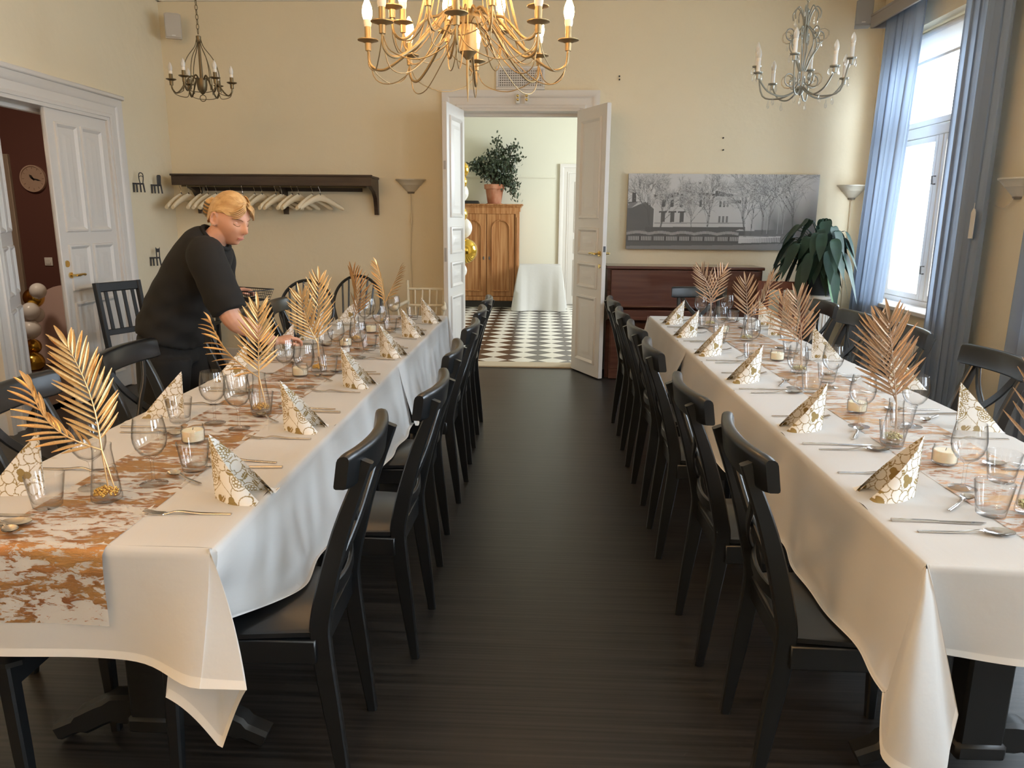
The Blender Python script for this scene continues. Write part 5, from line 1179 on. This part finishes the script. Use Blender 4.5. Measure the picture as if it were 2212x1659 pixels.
for s in (-1, 1):
    x0, x1 = (0.006, hw-.085) if s > 0 else (-(hw-.085), -.006); c = (x0+x1)/2; wd = x1-x0
    k = MB(); k.box((c, .005, .855), (wd, .024, 1.35), .003); d = k.build('door', m, t)
    pw_ = wd/2-.075; ar = [(-pw_, .26), (pw_, .26)]+[(pw_*math.cos(a), 1.27+pw_*math.sin(a)) for a in [PI*i/12 for i in range(13)]]
    k = MB(); rings = []
    for sc, dy in ((1.0, -.007), (.975, -.028), (.93, -.026), (.88, -.003), (.86, -.001)): rings.append([(c+x*sc, dy, .83+(z-.83)*(1-(1-sc)*.4)) for x, z in ar])
    k.loft(rings, True, False); k.add(rings[-1], [tuple(range(len(ar)))]); k.build('arched_panel', m, d)
    k = MB(); k.ball((c-s*(wd/2-.04), -.010, .80), .02, 10, 7, (.65, .3, 1.5)); k.build('keyhole_plate', M_dgrey, d)
    k = MB(); k.box((s*(hw-.042), -.005, .86), (.06, .03, 1.33), .005); k.tube([(s*(hw-.042), -.024, .25), (s*(hw-.042), -.024, 1.45)], .012, 8); k.build('pilaster', m, t)
k = MB(); k.box((0, -.008, 1.53), (2*hw-.02, .03, .05), .004); k.build('frieze', m, t)
t = thing('flat_dark_case', 'flat dark case lying on top of the wardrobe beside the plant', 'case', (AY(1012, 436, 12.4).x, 12.42, wz)); k = MB(); k.box((0, 0, .018), (.34, .22, .036), .006); k.build('case_base', M_dark, t); k = MB(); k.box((.05, 0, .044), (.22, .18, .016), .004); k.build('case_lid', M_dark, t)
gx = AY(1068, 430, 12.42).x
t = thing('jade_plant', 'bushy small-leaved plant in a terracotta pot on top of the wardrobe', 'potted plant', (gx, 12.42, wz))
k = MB(); k.lathe([(.001, .012), (.105, .012), (.112, .02), (.145, .235), (.165, .24), (.17, .31), (.155, .312), (.15, .27), (.001, .265)], seg=26); k.build('pot', M_terra, t); k = MB(); k.lathe([(.001, 0), (.125, 0), (.13, .014), (.001, .012)], seg=22); k.build('saucer', M_terra, t)
k = MB(); kf = MB(); rr = random.Random(5)
ends = [(0.05, .0, 1.0), (-.10, .05, .82), (.18, .05, .88), (-.2, -.05, .68), (.22, -.08, .66), (-.38, -.02, .56), (.33, .02, .90), (.36, .0, .72), (.31, .02, .48), (.27, -.12, .20), (.36, -.1, .12), (-.22, .04, .50), (.02, -.12, .62), (.12, -.14, .50), (-.08, -.14, .46), (.32, -.05, .30), (.05, .1, .75), (-.30, 0, .60)]
for ex, ey, ez in ends:
    P = cat([(0, 0, .26), (ex*.35, ey*.4, .34+ez*.18), (ex*.8, ey*.8, .30+(ez-.1)*.62), (ex, ey, ez)], 6); k.tube(P, [.014*(1-.7*i/(len(P)-1)) for i in range(len(P))], 5)
    for q in range(120):
        p = P[min(len(P)-1, int(len(P)*(.32+.7*rr.random())))]+Vector((rr.gauss(0, .05), rr.gauss(0, .05), rr.gauss(0, .045))); 
        R = Euler((rr.uniform(0, 6), rr.uniform(0, 6), rr.uniform(0, 6))).to_matrix(); s = rr.uniform(.020, .038); kf.add([p+R @ Vector(v)*s for v in ((-1, 0, 0), (0, -.55, .1), (1, 0, .15), (0, .55, .1))], [(0, 1, 2, 3)])
k.build('branches', M_stem, t); tag(kf.build('foliage', M_jade, t, flat=True), kind='stuff')
tx0, tx1 = AY(1122, 572, 11.72).x, AY(1212, 572, 11.72).x; tcx = (tx0+tx1)/2; tw_ = (tx1-tx0)/2
t = thing('side_table', 'small table hidden under a white cloth in the next room', 'table', (tcx, 11.93, 0))
k = MB(); k.box((0, 0, .70), (tw_*2-.02, .38, .03), .003); k.build('tabletop', M_dwood, t)
for sx in (-1, 1):
    for sy in (-1, 1): k = MB(); k.box((sx*(tw_-.06), sy*.15, .343), (.04, .04, .686), .003); k.build('leg', M_dwood, t)
k = MB(); hwx, hwy = tw_, .20
def cl(u, v):
    a = u*4; e = int(a) % 4; f_ = a-int(a); cs = [(-hwx, -hwy), (hwx, -hwy), (hwx, hwy), (-hwx, hwy)]; p0, p1 = cs[e], cs[(e+1) % 4]; x = p0[0]+(p1[0]-p0[0])*f_; y = p0[1]+(p1[1]-p0[1])*f_
    cr_ = max(0, 1-min(f_, 1-f_)*5); fl = .03+.10*cr_**1.2+.02*math.sin(u*40); n = Vector((x/hwx if abs(x) > hwx*.98 else .0, y/hwy if abs(y) > hwy*.98 else 0, 0)); n = n.normalized() if n.length else Vector((0, -1, 0))
    return Vector((x, y, 0))+n*(fl*v**.8)+Vector((0, 0, .722-.712*v+.05*cr_*0))
k.grid(cl, 120, 16, True); k.add([(-hwx, -hwy, .722), (hwx, -hwy, .722), (hwx, hwy, .722), (-hwx, hwy, .722)], [(0, 1, 2, 3)]); o = k.build('tablecloth', M_cloth, ang=60); o.location = (tcx, 11.93, 0); tag(o, 'white cloth hanging to the floor over small table in the next room', 'tablecloth')
def balloon(label, p, r, m, group):
    t = thing('balloon', label, 'balloon', p, 0, group); k = MB(); k.lathe([(.001, -1.08*r)]+[(r*math.sin(a)*(1-.06*math.cos(a)*-1 if 0 else 1), -r*math.cos(a)*(1.06 if a < PI/2 else 1)) for a in [PI*i/14 for i in range(1, 14)]]+[(.001, r)], seg=20); k.build('skin', m, t, 80); k = MB(); k.lathe([(.003, -1.07*r), (.010, -1.13*r), (.004, -1.12*r)], seg=8); k.build('knot', m, t)
for a, b, r, m, lb in ((996, 366, 17, M_bgold, 'uppermost gold'), (995, 392, 14, M_bgold, 'second gold'), (992, 416, 20, M_bwhite, 'uppermost white'), (993, 462, 17, M_bgold, 'third gold'), (998, 492, 22, M_bwhite, 'largest white'), (1005, 541, 26, M_bgold, 'largest gold'), (992, 584, 17, M_bwhite, 'lowest white')):
    p = AY(a, b, 9.0+(.12 if m is M_bwhite else 0)); balloon('%s balloon of the column behind the left door leaf, next room' % lb, p, r/1598*9.0, m, 'balloon column in the next room')
k = MB(); p0 = AY(996, 366, 9.06); k.tube([(p0.x-.02, 9.08, .0), (p0.x-.02, 9.08, 2.15)], .008, 6); o = k.build('balloon_pole', M_white); tag(o, 'thin white pole carrying the balloon column in next room', 'pole')
k = MB()
# ------------------------------------------------------------------ hall: clock, switch, balloons, panel
HYB = 7.35
p = AY(74, 386, HYB); t = thing('wall_clock', 'round pale wall clock on the red-brown hall wall', 'clock', (p.x, HYB, p.z)); Rr = .128
k = MB(); k.lathe([(.001, 0), (Rr-.01, 0), (Rr-.01, .02), (.001, .02)], seg=36, axis=Euler((PI/2, 0, 0))); k.build('dial', M_clock, t)
k = MB(); k.lathe([(Rr-.012, 0), (Rr, 0), (Rr, .03), (Rr-.012, .03), (Rr-.014, .02)], seg=36, cap=False, axis=Euler((PI/2, 0, 0))); k.build('rim', mat('clock_rim', (.5, .36, .28), .5), t)
for nm, L_, a, wd in (('hour_hand', .05, math.radians(-40), .014), ('minute_hand', .085, math.radians(105), .008)):
    k = MB(); T_ = lambda x, y, z, a=a: Vector((x*math.cos(a)+y*math.sin(a), -.022-z, -x*math.sin(a)+y*math.cos(a))); k.prism([(-wd*.5, -.02), (wd*.5, -.02), (wd*.9, L_*.6), (0, L_), (-wd*.9, L_*.6)], .002, T_); k.build(nm, M_dark, t)
for i in range(12):
    a = i*PI/6; k = MB(); k.box((.10*math.sin(a), -.021, .10*math.cos(a)), (.004, .002, .018), 0, Euler((0, a, 0))); k.build('hour_mark', mat('clock_mark', (.22, .14, .10), .7) if i == 0 else bpy.data.materials['clock_mark'], t)
p = AY(106, 565, HYB); t = thing('light_switch', 'square white light switch on the red-brown hall wall', 'switch', (p.x, HYB, p.z)); k = MB(); k.box((0, -.005, 0), (.082, .01, .082), .003); k.build('plate', M_white, t); k = MB(); k.box((0, -.012, 0), (.052, .008, .052), .003); k.build('rocker', M_white, t)
for i, (a, b, r, m, lb) in enumerate(((82, 628, 15, M_bwhite, 'top white balloon'), (73, 643, 19, M_bgold, 'upper gold balloon'), (66, 672, 17, M_bwhite, 'second white balloon'), (77, 679, 16, M_bwhite, 'clear confetti balloon'), (67, 711, 18, M_bwhite, 'third white balloon'), (72, 748, 15, M_bgold, 'middle gold balloon'), (73, 782, 20, M_bgold, 'lowest gold balloon'))):
    p = AY(a, b, 6.62+(.10 if i % 2 else 0)); balloon('%s of the column beside the pink panel in the hall' % lb, p, r/1598*6.8*1.1, m, 'balloon column in the hall')
p0, p1 = AY(86, 720, 6.9), AY(150, 720, 6.9); c = (p0.x+p1.x)/2+.12; hw_ = .36; zt = AY(118, 617, 6.9).z
t = thing('arch_panel', 'pale pink arch-topped backdrop panel standing in the hall', 'backdrop panel', (c, 6.95, 0)); T_ = lambda x, y, z: Vector((x, z, y))
k = MB(); k.prism([(-hw_, 0), (hw_, 0)]+[(hw_*math.cos(a), zt-hw_+hw_*math.sin(a)) for a in [PI*i/20 for i in range(21)]], .03, T_); k.build('board', M_pink, t); k = MB(); k.box((0, .12, .15), (.4, .2, .3), .01); k.build('support_foot', M_white, t)
p0 = AY(20, 420, 7.33); f = MB(); f.box((p0.x-.02, 7.335, 1.0), (.12, .04, 2.0), .006); struct('trim_12', f, mat('hall_trim', (.34, .27, .21), .5))
# outside: ground and a pale neighbour wall far beyond the windows
f = MB(); f.box((30, 4, -.6), (50, 90, .2)); struct('ground_outside', f, M_plane)
# ------------------------------------------------------------------ the waitress bending over the left table
PY = 3.40
root = thing('person', 'blonde woman in black T-shirt and trousers bending over table, holding wire basket', 'person', (-1.80, PY, 0)); RO = Vector((-1.80, PY, 0))
Wp = lambda px, py, y: AY(px, py, y)-RO
def ell(mb, pts, rad, lat, seg=16, cap=True):      # elliptical tube: rad = (lateral, across) per point
    P = [Vector(p) for p in pts]; n = len(P); rings = []; lat = Vector(lat)
    for i in range(n):
        t = (P[min(i+1, n-1)]-P[max(i-1, 0)]).normalized(); l = (lat-t*lat.dot(t)).normalized(); o = t.cross(l); a, b = rad[i]
        rings.append([P[i]+l*(a*math.cos(2*PI*j/seg))+o*(b*math.sin(2*PI*j/seg)) for j in range(seg)])
    return mb.loft(rings, True, cap)
def interp(P, Rr, n=5):
    Q = cat(P, n); R = []
    for i in range(len(P)-1):
        for k in range(n): t = k/n; R.append(tuple(Rr[i][j]*(1-t)+Rr[i+1][j]*t for j in range(len(Rr[0]))))
    return Q, R+[tuple(Rr[-1])]
def remesh(o, vox, it=6):
    m1 = o.modifiers.new('r', 'REMESH'); m1.mode = 'VOXEL'; m1.voxel_size = vox; m1.use_smooth_shade = True
    m2 = o.modifiers.new('s', 'SMOOTH'); m2.iterations = it; m2.factor = .5
    dg = bpy.context.evaluated_depsgraph_get(); dg.update(); me = bpy.data.meshes.new_from_object(o.evaluated_get(dg)); o.modifiers.clear(); old = o.data; o.data = me
    me.shade_smooth(); return o
LATY = (0, 1, 0)
pel = Wp(372, 735, PY); wai = Wp(392, 652, PY); che = Wp(428, 575, PY); upc = Wp(455, 528, PY); nk0 = Wp(468, 512, PY); nk1 = Wp(492, 488, PY)
hc = Wp(497, 473, PY)                             # head centre
# head frame: face looks ahead, down, and slightly to the camera
fv = Vector((.83, -.40, -.36)).normalized(); uv = (Vector((.10, -.02, 1))-fv*Vector((.10, -.02, 1)).dot(fv)).normalized(); rv = fv.cross(uv)
HW = lambda f, r, u: hc+fv*f+rv*r+uv*u
g2 = lambda x, y, sx, sy: math.exp(-(x/sx)**2-(y/sy)**2)
def head_pt(th, ph):
    f, r, u = math.cos(ph)*math.cos(th), math.cos(ph)*math.sin(th), math.sin(ph)
    F_, R_, U_ = .094*f, .073*r, .116*u
    lo = max(0, -u)
    R_ *= 1-.40*lo**1.3; 
    if f > 0: F_ = F_*(1-.10*abs(r)**2); F_ += .010*lo*f
    else: F_ *= 1.08-.35*lo; 
    if f > 0:
        F_ += .027*g2(R_, U_+.020, .0105, .016)+.014*g2(R_, U_-.004, .008, .022)      # nose
        F_ -= .012*g2(abs(R_)-.031, U_-.010, .017, .012)                              # eye sockets
        F_ += .006*g2(abs(R_)-.030, U_-.032, .026, .010)                              # brow
        F_ += .007*g2(R_, U_+.056, .020, .006)+.006*g2(R_, U_+.066, .018, .006)-.003*g2(R_, U_+.061, .022, .0025)  # lips
        F_ += .015*g2(R_, U_+.092, .022, .016)                                        # chin
        F_ += .004*g2(abs(R_)-.042, U_+.025, .020, .022)                              # cheeks
    return HW(F_, R_, U_)
def surf(r, u):
    ph = math.asin(max(-.98, min(.98, u/.116))); w_ = .073*math.cos(ph)*(1-.40*max(0, -math.sin(ph))**1.3); th = math.asin(max(-.97, min(.97, r/w_))); return (head_pt(th, ph)-hc).dot(fv)
body = MB()
NH, NV = 96, 72
body.loft([[head_pt(2*PI*j/NH, -PI/2+PI*i/NV) for j in range(NH)] for i in range(1, NV)])
ell(body, [nk0-Vector((.04, 0, .05)), nk0, nk1, HW(-.02, 0, -.03)], [(.060, .055), (.054, .052), (.049, .052), (.045, .05)], LATY, 20)
# ears
for s in (1, -1):
    ec = HW(-.010, s*.071, -.006); body.ball(ec, .030, 14, 10, (.55, .25, 1.0), Matrix((fv, rv, uv)).transposed())
    body.tube([ec+fv*(.012*math.cos(b)-.004)+uv*(.027*math.sin(b)+.002)+rv*s*(.010-.004*math.cos(b)) for b in [PI*(.15+1.5*j/14) for j in range(15)]], .0052, 7)
    body.ball(ec-uv*.026+fv*.002+rv*s*.006, .008, 8, 6)
# torso, legs, feet under the clothes
q, r_ = interp([pel-Vector((0, 0, .10)), pel, wai, che, upc, nk0], [(.12, .07), (.12, .075), (.11, .08), (.135, .085), (.12, .06), (.055, .05)]); ell(body, q, r_, LATY, 18)
feet = []
for s in (-1, 1):
    hip = pel+Vector((.0, s*.085, -.05)); kn = Vector((.06+.03*s, s*.10, .48)); an = Vector((-.04, s*.11, .085)); q, r_ = interp([hip, (hip+kn)/2, kn, (kn+an)/2-Vector((.015, 0, 0)), an], [(.07, .075), (.07, .075), (.05, .055), (.05, .055), (.035, .038)]); ell(body, q, r_, LATY, 14)
# arms
shR = Wp(446, 560, PY-.17); elR = Wp(503, 690, PY-.20); wrR = Wp(592, 738, PY+.06); shL = Wp(470, 552, PY+.17); elL = Wp(470, 655, PY+.30); wrL = Wp(492, 634, PY+.31)
ARM = [(.058, .06), (.052, .054), (.043, .045), (.044, .040), (.029, .024)]
for sh, el, wr in ((shR, elR, wrR), (shL, elL, wrL)):
    q, r_ = interp([sh, (sh+el)/2, el, el*.6+wr*.4, wr], ARM); ell(body, q, r_, LATY, 14)
def hand(wr, fdir, pdir, sidev, curls, side):      # fdir along the hand, pdir = palm normal, sidev towards the thumb
    f_, p_ = Vector(fdir).normalized(), Vector(pdir); p_ = (p_-f_*p_.dot(f_)).normalized(); s_ = Vector(sidev); s_ = (s_-f_*s_.dot(f_)-p_*s_.dot(p_)).normalized()
    ell(body, [wr-f_*.01, wr+f_*.03, wr+f_*.065, wr+f_*.088], [(.027, .021), (.036, .018), (.041, .016), (.038, .012)], s_, 14)
    for i, (L_, o_) in enumerate(((.070, .029), (.078, .010), (.072, -.010), (.056, -.028))):
        a = curls[i]; P = [wr+f_*.078+s_*o_]; d = f_
        for j, fr_ in enumerate((.45, .32, .23)):
            ang = a*(.5+.35*j); d = (f_*math.cos(ang)+p_*math.sin(ang)).normalized(); P.append(P[-1]+d*(L_*fr_)); a += curls[i]*.45
        body.tube(P, [.0088, .0084, .0078, .0065], 8); body.ball(P[-1], .0066, 8, 6)
    P = [wr+f_*.022+s_*.026, wr+f_*.05+s_*.048+p_*.012, wr+f_*.078+s_*.050+p_*.028, wr+f_*.098+s_*.040+p_*.036]; body.tube(P, [.013, .0105, .0095, .0075], 8); body.ball(P[-1], .0076, 8, 6)
hR = Wp(630, 742, PY+.20)
hand(wrR, Vector((.16, .13, .035)), (.1, .1, -1), (.3, -1, -.1), (.75, .8, .85, .9), 1)
hand(wrL, Vector((.12, .05, .02)), (.25, -.35, -1), (.3, -1, .25), (.7, .75, .8, .85), -1)
bo = body.build('body', M_skin, root); remesh(bo, .004, 2)
# hair
hair = MB()
def hair_pt(th, ph):
    f, r, u = math.cos(ph)*math.cos(th), math.cos(ph)*math.sin(th), math.sin(ph); return HW(.101*f*(1.06 if f < 0 else 1)-.004, .083*r, .126*u+.002)
rows = []
LIM = [(0, .64), (25, .58), (45, .42), (65, .30), (90, .24), (105, .06), (122, -.26), (150, -.46), (180, -.50)]
def limit(d):
    for (a0, l0), (a1, l1) in zip(LIM, LIM[1:]):
        if d <= a1: return l0+(l1-l0)*smooth(a0, a1, d)
    return -.5
for j in range(96):
    th = 2*PI*j/96; d = math.degrees(th); d = d if d <= 180 else 360-d; lim = limit(d)
    rows.append([hair_pt(th, lim+(PI/2-lim)*i/20*.999) for i in range(21)])
hair.loft(rows, False, False, True)
inner = [[p+(hc-p)*.08 for p in r] for r in rows]; hair.loft(inner, False, False, True)
hair.loft([[r[0] for r in rows], [r[0] for r in inner]], True, False)
rh = random.Random(8)
for s in (1, -1):           # combed strands from the parting, over the temple, to the knot
    for kx in range(26):
        q = kx/25; w0 = .004+.010*q; u1 = .108-.070*q; P = cat([HW(.070+.016*(1-abs(q-.5)), s*w0, .108-.030*q), HW(.066-.01*q, s*(.030+.030*q), .098-.062*q), HW(.010, s*(.050+.030*q), u1+.006), HW(-.055, s*(.052+.020*q), .080-.075*q), HW(-.102, s*.022, .035-.045*q)], 4)
        P = [HW(0, 0, 0)+(p-hc).normalized()*max((p-hc).length, 0) for p in P]; hair.tube(P, [.001]+[.0022]*(len(P)-2)+[.001], 5)
for s, tip in ((1, (.094, .040, .030)), (-1, (.096, -.044, .026))):
    for kx in range(5): P = cat([HW(.080-.004*kx, s*.004, .088+.004*kx), HW(.101-.003*kx, s*(.020+.003*kx), .070+.004*kx), HW(tip[0]-.006*kx, tip[1]+s*.004*kx, tip[2]+.012+.004*kx), HW(tip[0]-.022-.008*kx, tip[1]+s*(.014+.002*kx), tip[2]-.002+.005*kx)], 4); hair.tube(P, [.001]+[.0028]*(len(P)-2)+[.001], 5)
hair.build('hair', M_hair, root, 80)
bun = MB(); bc = HW(-.118, .005, .005); rb_ = random.Random(3)
bun.ball(bc, .036, 16, 12, (1, 1.1, 1.25))
for i in range(9):
    a = i*2*PI/9; P = [bc+fv*(-.012+.02*math.sin(b))+rv*(.030*math.cos(b+a))+uv*(.040*math.sin(b+a)) for b in [PI*j/8 for j in range(9)]]; bun.tube(P, .010, 6)
bun.build('hair_bun', M_hair, root, 80)
cl_ = MB()
for i in range(4):
    o_ = -.024+.016*i; cl_.tube([bc+fv*.036+uv*o_+rv*.030, bc+fv*.020+uv*o_+rv*.044, bc+fv*.0+uv*o_+rv*.046, bc-fv*.012+uv*o_+rv*.036], .0036, 6)
cl_.tube([bc+fv*.030+uv*-.032+rv*.036, bc+fv*.030+uv*.036+rv*.036], .0045, 6); cl_.build('claw_clip', mat('tortoise_clip', (.10, .075, .04), .35), root)
# features
SF = lambda r, u, o=0: HW(surf(r, u)+o, r, u)
for s in (1, -1):
    k = MB(); k.ball(SF(s*.030, .006, -.0085), .0125, 14, 10); k.build('eyelid', M_skin, root)
    k = MB(); k.tube(cat([SF(s*.018, .004, .0012), SF(s*.025, -.0015, .0035), SF(s*.034, -.002, .003), SF(s*.044, .003, .001)], 4), [.0008]+[.0013]*11+[.0006], 6); k.build('eyelash_line', M_brow, root)
    k = MB(); k.tube(cat([SF(s*.013, .024, .001), SF(s*.026, .029, .001), SF(s*.040, .029, .001), SF(s*.051, .023, .0005)], 4), [.0018]*8+[.0016]*4+[.0006], 6); k.build('eyebrow', M_brow, root)
    k = MB(); k.ball(SF(s*.0065, -.031, -.001), .0028, 8, 6); k.build('nostril', M_nostril, root)  # dark colour stands in for the shade inside the nostrils
R3 = Matrix((fv, rv, uv)).transposed()
k = MB(); k.ball(SF(0, -.0565, -.003), .0100, 14, 8, (.55, 1.85, .36), R3); k.build('upper_lip', M_lip, root); k = MB(); k.ball(SF(0, -.0645, -.003), .0100, 14, 8, (.55, 1.6, .44), R3); k.build('lower_lip', M_lip, root)
k = MB(); k.ball(HW(-.006, .082, -.034), .0032, 8, 6); k.build('earring', M_steel, root)
# clothes: T-shirt and trousers, each one closed surface
sh_ = MB()
q, r_ = interp([pel+Vector((-.01, 0, .02)), wai+Vector((-.005, 0, -.005)), (wai+che)/2, che, upc+Vector((-.005, 0, .0)), nk0+Vector((-.006, 0, -.002))], [(.195, .150), (.180, .140), (.180, .135), (.185, .130), (.160, .108), (.076, .072)]); ell(sh_, q, r_, LATY, 26)
for sh, el, s in ((shR, elR, -1), (shL, elL, 1)):
    cuff = sh*.12+el*.88; q, r_ = interp([sh+Vector((-.03, -s*.07, .03)), sh+Vector((0, 0, .0)), (sh+cuff)/2, cuff], [(.080, .08), (.080, .082), (.080, .084), (.074, .080)]); ell(sh_, q, r_, LATY, 18)
so = sh_.build('t_shirt', M_black_c, root); remesh(so, .011, 5)
# gentle cloth wrinkles
me = so.data; rw = random.Random(2)
co = np.empty(len(me.vertices)*3, np.float32); me.vertices.foreach_get('co', co); co = co.reshape(-1, 3); nr = np.empty(len(me.vertices)*3, np.float32); me.vertices.foreach_get('normal', nr); nr = nr.reshape(-1, 3)
wv = .004*np.sin(co[:, 0]*38+co[:, 2]*52+3*np.sin(co[:, 1]*9))+.003*np.sin(co[:, 2]*75-co[:, 0]*30+2); co += nr*wv[:, None]*np.clip((1.22-co[:, 2])*4, .15, 1)[:, None]; me.vertices.foreach_set('co', co.ravel()); me.update()
k = MB(); 
nd = (nk0-upc).normalized().lerp((nk1-nk0).normalized(), .5).normalized(); la = (Vector(LATY)-nd*nd.y).normalized(); oa = nd.cross(la)
k.tube([nk0+nd*-.004+la*(.076*math.cos(a))+oa*(.072*math.sin(a)) for a in [2*PI*i/28 for i in range(28)]], .0095, 8, loop=True); k.build('collar', M_black_c, so, 80)
tr_ = MB(); q, r_ = interp([wai+Vector((0, 0, -.02)), pel+Vector((-.012, 0, .0)), pel+Vector((-.0, 0, -.12))], [(.14, .11), (.18, .132), (.165, .115)]); ell(tr_, q, r_, LATY, 24)
for s in (-1, 1):
    hip = pel+Vector((.0, s*.088, -.06)); kn = Vector((.06+.03*s, s*.10, .48)); an = Vector((-.04, s*.11, .075)); q, r_ = interp([hip, (hip+kn)/2, kn, (kn+an)/2, an], [(.105, .125), (.105, .115), (.085, .088), (.082, .085), (.078, .08)]); ell(tr_, q, r_, LATY, 18)
to = tr_.build('trousers', M_black_c, root); remesh(to, .011, 5)
for s in (-1, 1):
    k = MB(); a = Vector((-.04, s*.11, 0)); q, r_ = interp([a+Vector((-.065, 0, .035)), a+Vector((.0, 0, .05)), a+Vector((.10, 0, .035)), a+Vector((.185, 0, .022))], [(.034, .032), (.042, .048), (.046, .034), (.032, .02)]); ell(k, q, r_, LATY, 14); k.box(a+Vector((.06, 0, .008)), (.25, .085, .016), .006); k.build('shoe', M_dark, root)
# wire basket in her left hand
bc = AY(522, 636, PY+.30)
t = thing('wire_basket', 'small black wire mesh basket in the woman\'s left hand', 'basket', bc, math.radians(-24)); m = M_dark
k = MB(); lx_, ly_, lz_ = .135, .085, .052
def lerp3(a, b, t_): return tuple(a[i]+(b[i]-a[i])*t_ for i in range(3))
top = [(-lx_, -ly_, lz_/2), (lx_, -ly_, lz_/2), (lx_, ly_, lz_/2), (-lx_, ly_, lz_/2)]; bot = [(x*.86, y*.86, -lz_/2) for x, y, z in top]
wk = MB()
for e in range(4):
    a, b, c_, d_ = top[e], top[(e+1) % 4], bot[e], bot[(e+1) % 4]; n_ = 20 if e % 2 == 0 else 12
    for i in range(n_): wk.tube([lerp3(a, b, i/n_), lerp3(c_, d_, i/n_)], .0011, 4, False)
    for j in range(1, 4): wk.tube([lerp3(a, c_, j/4), lerp3(b, d_, j/4)], .0011, 4, False)
for i in range(1, 16): wk.tube([lerp3(bot[0], bot[1], i/16), lerp3(bot[3], bot[2], i/16)], .0011, 4, False)
for i in range(1, 10): wk.tube([lerp3(bot[0], bot[3], i/10), lerp3(bot[1], bot[2], i/10)], .0011, 4, False)
wk.build('wire_mesh', m, t); k.tube(top, .003, 6, loop=True); k.tube(bot, .002, 6, loop=True); k.build('rim_wire', m, t)
for i in range(4):
    o = put('tea_spoon', CUT['dessert_spoon'], bc+Vector((.02-.025*i, -.03+.02*i, -.018+.004*i)), 'small shiny spoon lying in the wire basket, %s' % ['front one', 'second one', 'third one', 'back one'][i], 'spoon', 'spoons in the wire basket', .3+.5*i)
